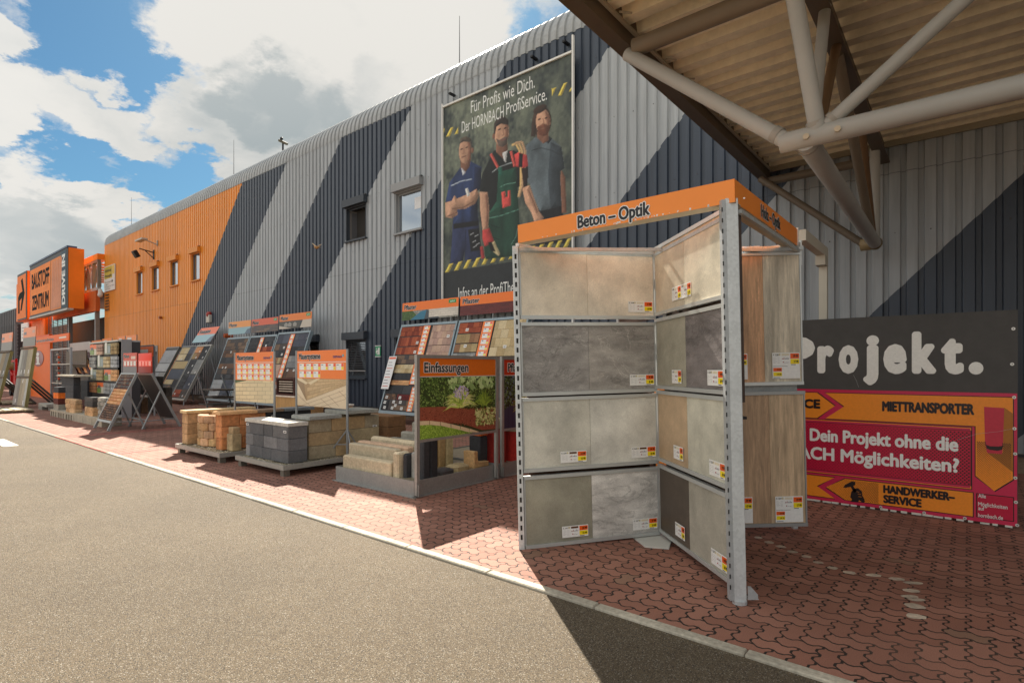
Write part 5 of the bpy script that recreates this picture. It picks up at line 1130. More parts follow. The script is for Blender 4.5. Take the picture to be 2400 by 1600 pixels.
wall('block_wall', 'sandy split block wall at the left rear of the orange pallet', snd, 3, 4.3, 5.6, 'y', -11.95, .26, .2, .42, cap=(.055, .03, C(214, 186, 140)), mat=rock, j=.004)
# curved little wall
cw = thing('block_wall', (-11.4, 4.5, ZP), 'small curved wall of rough sandstone blocks at the front of the pallet', 'block wall', 'sample walls built of loose blocks')
for k_ in range(4):
    for q in range(5):
        a0_ = math.radians(200+q*34+(17 if k_ % 2 else 0)); a1_ = a0_+math.radians(32.5); ce = Vector((-11.28, 4.72, 0))
        if k_ == 3 and q > 3: continue
        P_ = lambda a, rr: (ce.x+math.cos(a)*rr*1.25, ce.y+math.sin(a)*rr); c = tuple(z*R.uniform(.88, 1.12) for z in R.choice(snd))
        m = MB(); m.prism(WF, [P_(a0_, .18), P_(a1_, .18), P_(a1_, .34), P_((a0_+a1_)/2, .36), P_(a0_, .34)][::-1], ZP+k_*.145+.003, ZP+(k_+1)*.145, c); m.build('block', rock, cw, bevel=.012)
wall('block_wall', 'bright orange split block wall with a slab cap, front of the left pallet', org, 3, 4.38, 5.2, 'y', -10.62, .25, .21, [[.45], [.62], [.4]], mat=rock, j=.003, jit=.06)
wall('block_wall', 'black smooth block wall with a grey cap running behind the orange wall', drk, 3, 5.21, 6.15, 'y', -10.6, .22, .21, .55, mat=stone)
m = MB(); m.jbox(WF, -10.66, -10.33, 4.34, 5.02, ZP+.634, ZP+.69, C(226, 178, 128), .002, .008); tag(m.build('cap_slab', stone), 'orange cap slab on top of the orange block wall', 'slab', 'cap slabs on the sample walls')
m = MB(); m.jbox(WF, -10.66, -10.33, 5.03, 5.55, ZP+.634, ZP+.69, C(150, 126, 104), .002, .008); tag(m.build('cap_slab', stone), 'brown cap slab between the orange and the grey one', 'slab', 'cap slabs on the sample walls')
m = MB(); m.jbox(WF, -10.66, -10.33, 5.56, 6.2, ZP+.634, ZP+.69, C(128, 134, 138), .002, .008); tag(m.build('cap_slab', stone), 'blue grey cap slab at the rear of the orange wall', 'slab', 'cap slabs on the sample walls')
wall('block_wall', 'light and dark grey mottled block wall with a white topped cap, front centre', gr4, 3, -9.52, -8.12, 'x', 4.42, .33, .19, [[.1, .42, .62], [.2, .44, .76], [.12, .45, .66]], cap=(.06, .012, C(205, 200, 190)), jit=.16)
wall('block_wall', 'tan and ochre block wall with grey slabs on top, right of the grey wall', tan, 3, 4.82, 6.2, 'y', -8.62, .42, .215, [[.36, .72], [.5], [.3, .78]], jit=.1)
m = MB(); m.jbox(WF, -8.68, -8.12, 4.78, 5.38, ZP+.646, ZP+.705, C(150, 152, 148), .002, .01); tag(m.build('cap_slab', stone), 'front grey slab lying on the tan block wall', 'slab', 'cap slabs on the sample walls')
m = MB(); m.jbox(WF, -8.75, -8.08, 5.44, 6.1, ZP+.70, ZP+.76, C(160, 160, 152), .002, .01); m.wb(-8.6, -8.25, 5.5, 6.05, ZP+.648, ZP+.698, C(120, 110, 90)); tag(m.build('cap_slab', stone), 'raised rear grey slab on the tan block wall', 'slab', 'cap slabs on the sample walls')
wall('block_wall', 'brown ochre block stack standing behind the tan wall', [C(140, 104, 70), C(120, 88, 60)], 3, -8.95, -8.15, 'x', 6.36, .42, .20, [[.6], [.3], [.7]], jit=.12)
blabel(FX(-10.365, 0), 4.95, .66, 'small label on the top row of the orange wall'); blabel(FX(-10.365, 0), 4.5, .29, 'small label low on the orange wall')
blabel(FY(4.415), -9.48, .68, 'small label at the left end of the grey wall'); blabel(FY(4.415), -8.24, .64, 'small label near the corner of the grey wall')
blabel(FX(-8.195, 0), 6.05, .60, 'small label at the rear of the tan wall'); blabel(FX(-10.375, 0), 5.3, .70, 'small label on the black wall, left of its twin'); blabel(FX(-10.375, 0), 5.75, .70, 'small label on the black wall, right of its twin')
m = MB(); m.wb(-10.32, -10.1, 4.45, 4.62, ZP, ZP+.3, C(176, 156, 120)); m.wb(-10.3, -10.12, 4.47, 4.6, ZP+.302, ZP+.42, C(186, 160, 122)); tag(m.build('block_stack', rock, bevel=.01), 'short stack of two pale stones beside the orange wall', 'stone', None)

# ---- Mauersysteme signs
def msign(x0, x1, y, z0, z1, label, rows, pic, tilt=0.):
    r = thing('wall_systems_sign', ((x0+x1)/2, y, 0), label, 'sign', 'orange signs reading Mauersysteme on tripod posts'); f = FY(y, x0); L = x1-x0; H = z1-z0
    MB().box(f, 0, L, z0, z1, -.012, 0, (.6, .6, .6)).build('panel', printed, r)
    f2 = F((x0, y, z0), (1, 0, 0)); t0 = H*.42 if rows == 3 else H*.46; t0 = H-(H*.56 if rows == 3 else H*.5)
    m = MB(); m.box(f2, 0, L, t0, H, .0005, .002, C(243, 128, 52)); m.box(f2, 0, L, H*.79, H*.8, .002, .003, (.8, .8, .78))
    ch = (H*.79-t0)/(rows+.15)
    for rr in range(rows):
        for cc in range(6):
            if rows == 2 and rr == 1 and cc > 2: continue
            a = L*.05+cc*L*.152; b_ = H*.775-(rr+1)*ch+ch*.1; m.box(f2, a, a+L*.14, b_, b_+ch*.84, .002, .003, (.82, .82, .8)); m.box(f2, a+L*.1, a+L*.138, b_+ch*.45, b_+ch*.82, .003, .004, C(238, 84, 40)); m.box(f2, a+L*.1, a+L*.138, b_+ch*.04, b_+ch*.42, .003, .004, C(246, 220, 50)); m.box(f2, a+L*.01, a+L*.05, b_+ch*.6, b_+ch*.7, .003, .004, (.25, .25, .3))
    m.text(f2, 'Mauersysteme', L*.04, H*.845, H*.12, L*.46, (.01, .01, .014), .035, .004, outline=(.85, .85, .83), ow=.085)
    m.text(f2, 'DIEPHAUS', L*.75, H*.86, H*.045, L*.17, C(60, 50, 110), .05, .004).box(f2, L*.93, L*.955, H*.88, H*.92, .004, .005, C(60, 170, 190)); m.build('price_table', printed, r)
    pic(f2, L, t0, r)
    for a, s0 in ((-.03, 0), (L+.03, 1)):
        px_ = x0+a; m = MB(); m.tube((px_, y, ZP), (px_, y, z1+.01), .021, C(150, 155, 158), 8)
        for q in range(3): th = math.radians(100+q*120); m.tube((px_, y, .62), (px_+.34*math.cos(th), y+.34*math.sin(th), ZP), .012, C(150, 155, 158), 8)
        m.tube((px_+.2*math.cos(math.radians(220)), y+.2*math.sin(math.radians(220)), .4-.03), (px_, y, .4-.03), .01, C(150, 155, 158), 6); m.build('tripod_post', galv, r)
    return r
def pic_wallrun(f, L, H, par):
    m = MB(); m.box(f, 0, L, 0, H, .0005, .001, C(60, 52, 40)); 
    for k_ in range(6):
        n_ = 5
        for q in range(n_+1):
            a, b_ = L*(q-.4*(k_ % 2))/n_, L*(q+1-.4*(k_ % 2))/n_; a, b_ = max(a, 0)+.004, min(b_, L)-.004
            if b_-a < .03: continue
            za = lambda u: -H*.1+H*(k_*.19)+u/L*H*.12*(1-k_*.1)+(L-u)/L*0
            t_ = lambda u: H*.175
            pts = [(a, za(a)), (b_, za(b_)), (b_, za(b_)+t_(b_)), (a, za(a)+t_(a))]; pts = [(p_[0], min(max(p_[1], 0), H)) for p_ in pts]
            if abs(pts[2][1]-pts[1][1]) < .01: continue
            qv = R.uniform(.92, 1.06); m.prism(f, pts, .001, .003, tuple(z*qv for z in C(222, 206, 168)))
    m.prism(f, [(0, H), (0, H*.86), (L*.3, H*.97), (L*.3, H)], .0032, .004, C(60, 84, 40)); m.build('photo_print', printed, par)
def pic_corner(f, L, H, par):
    m = MB(); m.box(f, 0, L, 0, H, .0005, .001, C(226, 206, 176))
    for a, b_ in (((.1, .0), (.95, .62)), ((.3, .0), (1., .5)), ((.5, 0), (1, .34)), ((.66, .42), (.86, .08)), ((.5, .3), (.72, .0)), ((.86, .6), (1, .36)), ((.05, .3), (.3, .0)), ((0, .42), (.16, .2))):
        m.tube(f.p(a[0]*L, a[1]*H, .001), f.p(b_[0]*L, b_[1]*H, .001), .003, C(150, 120, 92), 4)
    m.prism(f, [(L*.06, H), (L*.2, H*.2), (L, H*.8), (L, H)], .0025, .004, C(176, 146, 108)); m.prism(f, [(0, H), (0, H*.85), (L*.2, H*.2), (L*.14, H)], .0028, .0045, C(150, 122, 90))
    for k_ in range(5):
        for q in range(7):
            a, b_ = .22+q*.112+(.05 if k_ % 2 else 0), .22+(q+1)*.112+(.05 if k_ % 2 else 0); a, b_ = min(a, 1.), min(b_, 1.)
            if b_-a < .02: continue
            zb = lambda u: .22+(u-.22)*.75*(1)+k_*.155*(1-(u-.2)*.95); zt_2 = lambda u: zb(u)+.14*(1-(u-.2)*.95)
            pts = [(a+.006, zb(a)+.01), (b_, zb(b_)+.01), (b_, zt_2(b_)), (a+.006, zt_2(a))]; pts = [(x_*L, min(y_, .999)*H) for x_, y_ in pts]
            if pts[3][1]-pts[0][1] < .01*H: continue
            qv = R.uniform(.88, 1.1); m.prism(f, pts, .0045, .006, tuple(z*qv for z in C(200, 172, 132)))
    m.prism(f, [(L*.0, H), (L*.03, H*.93), (L*.2, H*.78), (L*.24, H*.84), (L*.1, H)], .0065, .0075, C(222, 204, 170)); m.prism(f, [(L*.24, H*.84), (L*.3, H*.78), (L*.5, H), (L*.42, H)], .0065, .0075, C(222, 204, 170))
    m.build('photo_print', printed, par)
msign(-11.42, -9.88, 5.1, .99, 1.95, 'left Mauersysteme sign with three rows of price cards', 3, pic_wallrun)
msign(-9.62, -8.06, 5.42, .96, 1.96, 'right Mauersysteme sign with two rows of price cards and a wall corner picture', 2, pic_corner)
# dark slatted cabinet between the two signs
sc = thing('slatted_crate', (-12.6, 7.6, 0), 'dark brown slatted crate on a pale wood base between the Mauersysteme signs', 'crate')
A = ony(647, 885, 7.6); B = ony(690, 928, 7.6); f = FY(7.6); m = MB()
m.box(f, A.x, B.x, B.z, A.z, -.5, -.46, C(40, 20, 14)).box(f, A.x, A.x+.06, B.z, A.z, -.46, 0, C(70, 34, 24)).box(f, B.x-.06, B.x, B.z, A.z, -.46, 0, C(70, 34, 24)).box(f, A.x+.06, B.x-.06, A.z-.05, A.z, -.46, 0, C(70, 34, 24)).box(f, A.x+.06, B.x-.06, B.z, B.z+.05, -.46, 0, C(70, 34, 24)); m.build('frame', plank_m, sc)
m = MB(); 
for k_ in range(5): z_ = B.z+.1+k_*(A.z-B.z-.15)/5; m.box(f, A.x+.12, B.x-.14, z_, z_+.03, -.05, -.02, C(190, 176, 160))
m.build('slats', plank_m, sc)
MB().box(f, A.x-.05, B.x+.05, .3, B.z-.02, -.45, 0, C(190, 150, 96)).box(f, A.x-.05, B.x+.05, B.z-.04, B.z-.001, -.5, .03, C(226, 214, 196)).box(f, A.x-.1, B.x+.1, .0, .28, -.45, 0, C(150, 118, 80)).build('base', plank_m, sc)
wall('block_wall', 'low pale block bench seen under the left Mauersysteme sign', [C(200, 160, 110), C(90, 80, 76)], 2, -15.4, -13.2, 'x', 8.6, .5, .3, .6, z0=0., cap=(.05, .02, C(220, 216, 206)))
# ================= far left: gate, signs, stacks =================
OR2 = C(246, 132, 28); GY = C(96, 100, 104)
# orange corrugated gatehouse
gh = thing('gatehouse', (-64, 11, 0), 'orange corrugated gatehouse under the drive-in signs', 'building')
m = MB(); x = -68.
while x < -60.: m.face([(x, 11, 0), (x+.35, 11, 0), (x+.35, 11, 6.2), (x, 11, 6.2)], C(238, 118, 28)).__class__ if False else m.face([(x, 11, 0), (x+.35, 11, 0), (x+.35, 11, 6.2), (x, 11, 6.2)], C(238, 118, 28)); m.face([(x+.35, 11, 0), (x+.5, 11.09, 0), (x+.5, 11.09, 6.2), (x+.35, 11, 6.2)], C(238, 118, 28)); x += .5
m.wb(-68, -60, 11.1, 11.5, 0, 6.2, C(238, 118, 28)); m.build('wall', paint, gh)
MB().box(FY(10.9), -68.2, -65., 4.1, 5.75, 0, .05, (.68, .7, .7)).build('notice', printed, gh)
m = MB()
for k_ in range(4): m.box(FY(10.9), -67.8, -66.+.3*(k_ % 2), 5.3-k_*.3, 5.38-k_*.3, .05, .06, (.3, .3, .32))
m.build('lettering', printed, gh)
# lightbox signs
ls = thing('drive_in_sign', (-53.5, 10, 5.8), 'huge orange lightbox sign reading BAUSTOFF ZENTRUM DRIVE IN', 'sign')
c0 = ony(70.8, 740.5, 10); c1 = ony(159.5, 583.6, 10); X0, X1, Z0, Z1 = c0.x, c1.x, 5.75, 9.9
fs = FY(10); MB().wb(X0, X1, 10.02, 10.9, Z0, Z1, OR2).build('box', paint, ls)
m = MB(); m.box(fs, X0, X1, Z0-.0, Z1, -.02, .02, (.02, .025, .03)).box(fs, X0, X1, Z1-.0, Z1+.12, -.5, .06, C(70, 90, 120)).box(fs, X0, X1, Z0-.12, Z0, -.3, .06, (.5, .5, .48)); m.build('rim', paint, ls)
LX = X1-X0; m = MB(); m.box(fs, X0+.2, X0+LX*.585, Z0+.15, Z1-.35, .021, .03, C(240, 132, 30)); m.box(fs, X0+LX*.595, X0+LX*.85, Z0+.1, Z1-.35, .021, .03, C(222, 128, 50))
for k_ in range(6): a = X0+LX*(.6+.04*k_); m.prism(fs, [(a, Z0+.2), (a+.5, Z0+.2), (a+.9, Z1-.5), (a+.6, Z1-.5)], .03, .034, C(206, 136, 100))
m.box(fs, X0+LX*.855, X1-.35, Z0+.1, Z1-.1, .021, .03, C(20, 62, 82)); m.build('face', dirty, ls)
m = MB(); m.text(fs, 'BAUSTOFF', X0+.75, Z0+2.2, 1.3, LX*.5, (.01, .02, .025), .03, .035); m.text(fs, 'ZENTRUM', X0+.9, Z0+.5, 1.25, LX*.47, (.01, .02, .025), .03, .035)
fr_ = F((X1-.45, 10, Z0+.3), (0, 0, 1), (-1, 0, 0), (0, -1, 0)); m.text(fr_, 'DRIVE IN', 0, .15, .95, 3.5, (.8, .85, .85), .04, .036); m.build('lettering', matte, ls)
ar = thing('arrow_sign', (-62, 10, 5.8), 'smaller orange lightbox with a bent black arrow, left of the drive-in sign', 'sign')
a0_, a1_ = ony(41.5, 700, 10).x, ony(62, 700, 10).x; Z0, Z1 = 5.75, 9.75
MB().wb(a0_, a1_+.2, 10.02, 10.9, Z0, Z1, C(240, 122, 30)).wb(a0_-1.2, a0_-.01, 10.1, 10.8, Z0, Z1-.7, C(236, 124, 44)).build('box', paint, ar)
MB().box(fs, a0_, a1_+.2, Z0, Z1, -.02, .02, (.02, .02, .025)).build('rim', paint, ar); MB().box(fs, a0_+.05, a1_-.1, Z0+.12, Z1-.2, .021, .03, C(238, 124, 30)).build('face', dirty, ar)
w_ = a1_-a0_; P_ = lambda u, v: (a0_+u*w_, Z0+v*(Z1-Z0))
MB().prism(fs, [P_(.12, .15), P_(.28, .15), P_(.28, .42), P_(.55, .47), P_(.38, .2), P_(.52, .2), P_(.85, .55), P_(.62, .88), P_(.45, .84), P_(.62, .6), P_(.3, .58), P_(.12, .5)], .031, .04, (.012, .018, .016)).build('arrow', matte, ar)
# gate bridge: lattice truss and orange lintel
gb = thing('gate_bridge', (-51, 11.5, 0), 'steel lattice gate bridge with orange lintel between the signs and the warehouse', 'gate')
sg = C(120, 112, 104); m = MB(); m.wb(-58, XL-.02, 11.3, 11.9, 9.1, 9.5, OR2); m.wb(-58, XL-.02, 11.3, 11.5, 8.92, 9.09, sg); m.build('top_chord', paint, gb)
m = MB(); m.wb(-58, XL-.02, 11.3, 11.5, 7.0, 7.2, (.42, .42, .42)).wb(-58, XL-.02, 13.5, 13.7, 7.0, 7.2, sg); m.build('bottom_chord', paint, gb)
for k_ in range(5):
    x_ = -51.2+k_*1.28; MB().wb(x_-.12, x_+.12, 11.3, 11.5, 7.2, 8.92, sg).build('strut', paint, gb)
    if k_ < 4: a, b_ = ((x_+.1, 11.4, 8.9), (x_+1.2, 11.4, 7.2)) if k_ % 2 == 0 else ((x_+.1, 11.4, 7.2), (x_+1.2, 11.4, 8.9)); MB().tube(a, b_, .08, (.4, .4, .4) if k_ % 2 == 0 else sg, 8).build('brace', paint, gb)
for k_ in range(9): MB().wb(-58+k_*1.4, -57.9+k_*1.4, 11.9, 16, 9.0, 9.15, C(190, 120, 60)).build('rafter', paint, gb)
m = MB(); m.wb(-58, XL-.02, 15.8, 16, 6.6, 9.2, C(190, 70, 25)); m.wb(-58, XL-.02, 11.5, 16, 6.75, 6.85, C(110, 95, 78)); m.build('soffit', dirty, gb)
m = MB(); m.wb(-58, XL-.02, 11.2, 11.45, 5.55, 6.95, C(200, 96, 36)); m.build('lintel', dirty, gb)
MB().wb(-51.2, -47.9, 14.8, 15, 0, 6.6, C(98, 92, 88)).wb(-47.85, XL-.1, 14.8, 15, 0, 6.6, C(60, 54, 46)).build('gate_panel', dirty, gb)
m = MB(); m.wb(-60, -51.3, 18, 18.1, 0, 6.6, (.02, .02, .02)); m.build('bay_shade', rubber, gb)  # near-black sheet stands for the shade deep inside the gate
for k_ in range(4): MB().wb(-57, -51.4, 16.5, 17.5, 2.+k_*1.0, 2.25+k_*1.0, C(70, 66, 50)).build('shelf', dirty, gb)
for x_ in (-46.45, -53.4): MB().wb(x_-.1, x_+.1, 11.25, 11.5, 0, 5.55, C(130, 134, 134)).build('post', galv, gb)
# mesh curtain fence
fn = thing('bar_fence', (-57, 11.3, 0), 'tall grey fence of vertical bars and wires beside the orange gatehouse', 'fence')
for k_ in range(5): MB().wb(-59.8+k_*1.5, -59.74+k_*1.5, 11.25, 11.3, 0, 5.9, (.2, .21, .22)).build('post', galv, fn)
m = MB()
for k_ in range(46): m.wb(-59.8, -53.6, 11.32, 11.34, .2+k_*.125, .24+k_*.125, (.14, .15, .16))
m.build('wire_panel', paint, fn)
MB().wb(-76, -51.2, 13.2, 13.25, 0, 5.6, (.03, .035, .03)).build('screen', rubber, fn)  # dark sheet added behind the bars in place of the shaded interior
# far building on the left
fbd = thing('far_hall', (-95, 12, 0), 'distant dark grey hall with vertical bars at the left edge', 'building')
m = MB(); m.wb(-140, -78, 12.2, 15, 0, 6.3, (.03, .03, .035)); m.wb(-140, -78, 12, 15, 6.3, 8, C(105, 108, 112)); m.build('wall', paint, fbd)
m = MB()
for k_ in range(60): m.wb(-78.2-k_*1., -78.06-k_*1., 11.9, 12.19, 0, 7.9, C(120, 124, 128))
m.build('mullions', paint, fbd)['kind'] = 'stuff'
m = MB()
for k_ in range(16): m.wb(-140, -78, 12.1, 12.19, .4+k_*.38, .5+k_*.38, C(62, 64, 66))
m.build('louvres', paint, fbd)['kind'] = 'stuff'
# information kiosk
kp = thing('info_kiosk', (-41, 7.2, 0), 'orange kiosk panel with a dark red round i sign', 'kiosk')
A = ony(72, 850, 7.2).x; B = ony(117, 850, 7.2).x; f = FY(7.2); MB().box(f, A, B, 0, 3.2, -.12, 0, C(240, 112, 28)).build('panel', paint, kp)
MB().box(f, A+1, B+.1, 3.2, 3.45, -.1, .05, C(230, 90, 30)).build('top_board', paint, kp)
cx = ony(90, 840, 7.2); m = MB(); m.prism(F((cx.x, 7.2, cx.z), (1, 0, 0)), [(1.3*math.cos(q*.2094), .45*math.sin(q*.2094)) for q in range(30)], .01, .02, C(130, 30, 40)); m.build('disc', gloss, kp)
m = MB(); fk = F((cx.x, 7.2, cx.z), (1, 0, 0)); m.prism(fk, [(.36*math.cos(q*.35), .24+.11*math.sin(q*.35)) for q in range(18)], .021, .03, (.7, .7, .68)); m.prism(fk, [(-.4, .1), (.3, .1), (.3, -.26), (.5, -.26), (.5, -.34), (-.5, -.34), (-.5, -.26), (-.25, -.26), (-.25, .02), (-.4, .02)], .021, .03, (.7, .7, .68)); m.build('letter_i', printed, kp)
# decking display frame with header
td = thing('decking_display', (-35, 6.8, 0), 'open frame display with an orange header reading Terrassendielen', 'display rack')
f = FY(6.6); A = ony(80, 800, 6.6); B = ony(161, 800, 6.6); m = MB(); m.box(f, A.x, B.x, A.z-.16, A.z+.18, -.05, 0, C(236, 110, 30)); hb = m.build('header', paint, td)
m = MB(); m.text(f, 'Terrassendielen', A.x+.2, A.z-.08, .16, (B.x-A.x)*.58, (.02, .02, .02), .03, .004, outline=(.8, .8, .78)); m.box(f, B.x-1.7, B.x-.4, A.z-.03, A.z+.05, .002, .004, (.7, .7, .6)); m.build('lettering', printed, hb)
A2 = ony(118, 850, 6.6).x; B2 = ony(164, 850, 6.6).x; m = MB(); tz = ony(140, 816, 6.6).z
for a in (A2, B2): m.box(f, a-.04, a+.04, 0, tz, -.08, 0, (.4, .45, .5))
m.box(f, A2, B2, tz-.08, tz, -.08, 0, (.45, .47, .48)); m.build('frame', galv, td)
for k_, zz_ in enumerate((.9, 1.8)): MB().box(f, A2+.05, B2-.05, zz_, zz_+.05, -.6, -.02, (.5, .48, .45)).build('shelf', alu, td)
MB().box(f, A2+.05, B2-.05, .1, tz-.1, -.65, -.6, C(100, 88, 72)).build('back_panel', wood_m, td)
m = MB(); [m.ball(f.p(A2+.4+.25*(k_ % 2), 1.0+k_*.13, -.2), .06, C(230, 90, 30) if k_ % 2 else (.6, .6, .55), 6, 4) for k_ in range(11)]; m.build('stock', gloss, td)
# leaning wood-plank boards
def lean_board(p0, p1, p2, p3, label, cols, planks, head=None, legc=C(92, 78, 62), th=.06):
    """four corners given as ground-left, ground-right, top-right, top-left"""
    ctr = (p0+p1)/2; r = thing('plank_board', (ctr.x, ctr.y, 0), label, 'sample board', 'leaning boards of decking planks')
    u = p1-p0; v = p3-p0; n = u.cross(v).normalized(); f = F(p0, u, v, n); L = u.length; H = v.length; nP = len(planks); m = MB(); k_ = 0
    for a in range(nP):
        for hh_ in (0, 1): c = planks[(a*2+hh_*3) % nP]; q = R.uniform(.9, 1.1); m.box(f, L*a/nP+.01, L*(a+1)/nP-.01, H*(.02+.49*hh_), H*(.48+.49*hh_), -.03, 0, tuple(z*q for z in c))
    m.build('planks', plank_m, r)
    m = MB(); m.box(f, -.03, L+.03, -.03, .03, -th, .03, legc).box(f, -.03, L+.03, H*.485, H*.515, -th, .02, legc).box(f, -.03, L+.03, H*.98, H*1.01, -th, .03, legc).box(f, L, L+.05, 0, H, -.1, .01, C(150, 140, 90)); m.build('frame', plank_m, r)
    bk = ctr+Vector((1.2, 1.6, 0)); 
    for t_ in (.1, .45, .8): s0 = f.p(L*t_+.1, H*.5, -.06); MB().tube(s0, (s0.x+1.2, s0.y+.9, .05), .045, C(46, 34, 26), 6).build('strut', plank_m, r)
    m = MB()
    for t_, hh_ in ((.2, .06), (.8, .05), (.3, .55), (.55, .56), (.85, .56), (.55, .4)): m.box(f, L*t_, L*t_+.09, H*hh_, H*hh_+.16, .001, .004, (.8, .8, .78))
    m.build('small_card', printed, r)
    if head: fh = F(f.p(L*.1, H*1.02, 0), u, (0, .05, 1)); m = MB(); m.box(fh, 0, L*.95, 0, .38, -.02, 0, C(120, 116, 108)); m.box(fh, 0, L*.95, .38, .8, -.02, 0, C(240, 140, 84)); m.box(fh, L*.05, L*.25, .5, .62, .001, .003, (.15, .15, .18)); m.box(fh, L*.7, L*.88, .55, .67, .001, .003, (.6, .35, .25)); m.build('header_sign', printed, r)
    return r
pk = [C(150, 148, 142), C(172, 160, 138), C(132, 128, 122), C(182, 182, 176), C(160, 150, 128)]
g0 = gnd(26, 944, .05)-Vector((-2.6, -.1, 0)); g0 = gnd(28, 950, .05); g1 = gnd(57, 955, .05); z1 = 2.45
lean_board(g0, g1, g1+Vector((.0, .3, z1)), g0+Vector((.0, .3, z1)), 'leaning board of grey and tan decking planks with an orange card on top', 0, pk, head=1)
g0 = gnd(-32, 942, .05); g1 = gnd(-8, 947, .05)
lean_board(g0, g1, g1+Vector((.1, .45, 2.35)), g0+Vector((.1, .45, 2.35)), 'leaning board of grey planks cut by the left edge of the picture', 0, [C(150, 152, 146), C(120, 118, 110), C(140, 124, 98)], head=1)
for k_, (px, py) in enumerate(((-10, 968), (8, 948))):
    g = gnd(px, py); m = MB()
    for q in range(4): m.wb(g.x-1.6, g.x+.6, g.y-.1+q*.28, g.y+.12+q*.28, .06, .12, C(170, 158, 132))
    for q in range(3): m.wb(g.x-1.6+q*.95, g.x-1.45+q*.95, g.y-.1, g.y+1., .0, .059, C(120, 108, 88))
    tag(m.build('wooden_pallet', plank_m), ('nearer' if k_ == 0 else 'farther')+' wooden pallet on the paving at the left edge', 'pallet', 'wooden pallets at the left edge')
# stack of flat concrete slabs
g = gnd(96, 962); m = MB(); m.jbox(WF, g.x-1.0, g.x+.35, g.y+.1, g.y+.9, .14, .25, C(166, 162, 152), .002, .01); m.jbox(WF, g.x-1.0, g.x-.4, g.y+.1, g.y+.9, 0, .139, C(150, 146, 138), .002, .01); m.jbox(WF, g.x+.1, g.x+.33, g.y+.2, g.y+.9, 0, .139, C(150, 146, 138), .002, .01)
tag(m.build('concrete_bench', stone), 'low grey concrete slab bench on the paving before the kiosk', 'bench')
# red machine between the boards
rm_ = thing('hand_truck', (-37, 6.5, 0), 'bright red hand truck partly hidden behind the leaning plank boards', 'trolley')
A = ony(20, 880, 6.4); f = F((A.x, 6.4, 0), (1, 0, 0)); rd = C(190, 18, 16)
MB().box(f, -.9, .9, .7, 1.5, -.5, -.3, rd).box(f, -.9, -.78, .2, 2.1, -.3, -.2, rd).box(f, .5, .62, .2, 2.2, -.3, -.2, rd).box(f, -.9, .6, 2.0, 2.12, -.3, -.2, rd).tube(f.p(-.9, 1.9, -.1), f.p(.6, 1.2, -.1), .04, rd).build('frame', paint, rm_)
for u in (-.6, .5): MB().tube(f.p(u, .3, -.35), f.p(u, .3, -.15), .3, BLACK, 16).build('wheel', rubber, rm_)
MB().tube(f.p(0, 1.75, -.2), f.p(0, 1.75, 0), .22, C(150, 130, 90), 14).build('reel', paint, rm_)
# wood chip board stand: slanted beams with a white grille behind
ob = thing('chipboard_stand', (-29, 7.5, 0), 'slanted dark red stand with chipboard strips in front of a white slatted panel', 'sample board')
f = F((-31.2, 7.4, .4), (1, 0, 0), (-.34, .55, 1))
A = ony(160, 803, 7.6); B = ony(211, 832, 7.6); m = MB(); m.box(FY(7.9), ony(163, 800, 7.9).x, ony(211, 800, 7.9).x, ony(180, 832, 7.9).z, ony(180, 803, 7.9).z, -.03, 0, (.62, .62, .62)); m.build('white_panel', paint, ob)
m = MB(); q0 = ony(190, 876, 7.0); 
for k_ in range(4):
    t0_ = ony(163+k_*14, 828, 7.7); b0_ = ony(186+k_*14, 878, 7.1); m.tube(t0_, b0_, .10, C(70, 14, 12), 4)
m.build('beam', paint, ob)
for k_ in range(3):
    t0_ = ony(170+k_*14, 832, 7.75); t1_ = ony(176+k_*14, 832, 7.75); b0_ = ony(192+k_*14, 876, 7.15); b1_ = ony(199+k_*14, 876, 7.15); mm = MB(); uu = t0_-b0_; mm.box(F(b0_, (1, 0, 0), uu), 0, .34, 0, uu.length, -.03, .12, C(226, 160, 108)); mm.build('chipboard', osb_m, ob)
# tower of framed stone samples
Y_ = 5.9; tw = thing('sample_tower', (-26, Y_, 0), 'tall tower of stacked stone samples and price cards with a grey end box', 'display rack')
f = FY(Y_); ux = lambda px: ony(px, 860, Y_).x; uz = lambda px, py: ony(px, py, Y_).z; xs_ = [ux(213), ux(229.5), ux(246), ux(263), ux(280)]; z0t, z1t = uz(246, 924), uz(246, 803); hh = (z1t-z0t)/4
MB().box(f, xs_[0], ux(280), .1, z1t, -.6, -.05, C(72, 72, 74)).box(f, xs_[0]-.05, ux(280), z1t, z1t+.05, -.6, .05, (.55, .55, .52)).box(f, xs_[0]-.05, ux(280), .3, .34, -.3, .1, C(140, 140, 130)).build('carcass', paint, tw)
ye = next(y_/50 for y_ in range(295, 600) if 1200+1300*((.7722*ux(280)+.6354*y_/50)/(-.6354*ux(280)+.7722*y_/50)) > 307); MB().box(f, ux(280)-.35, ux(280)+.03, .0, z1t+.07, Y_-ye, -.05, C(165, 165, 166)).build('end_box', paint, tw)
kinds = [['card', 'pink', 'card2', 'warm'], ['grey', 'card2', 'sand', 'light'], ['card2', 'warm', 'card', 'orng'], ['orng', 'card', 'grey', 'light']]
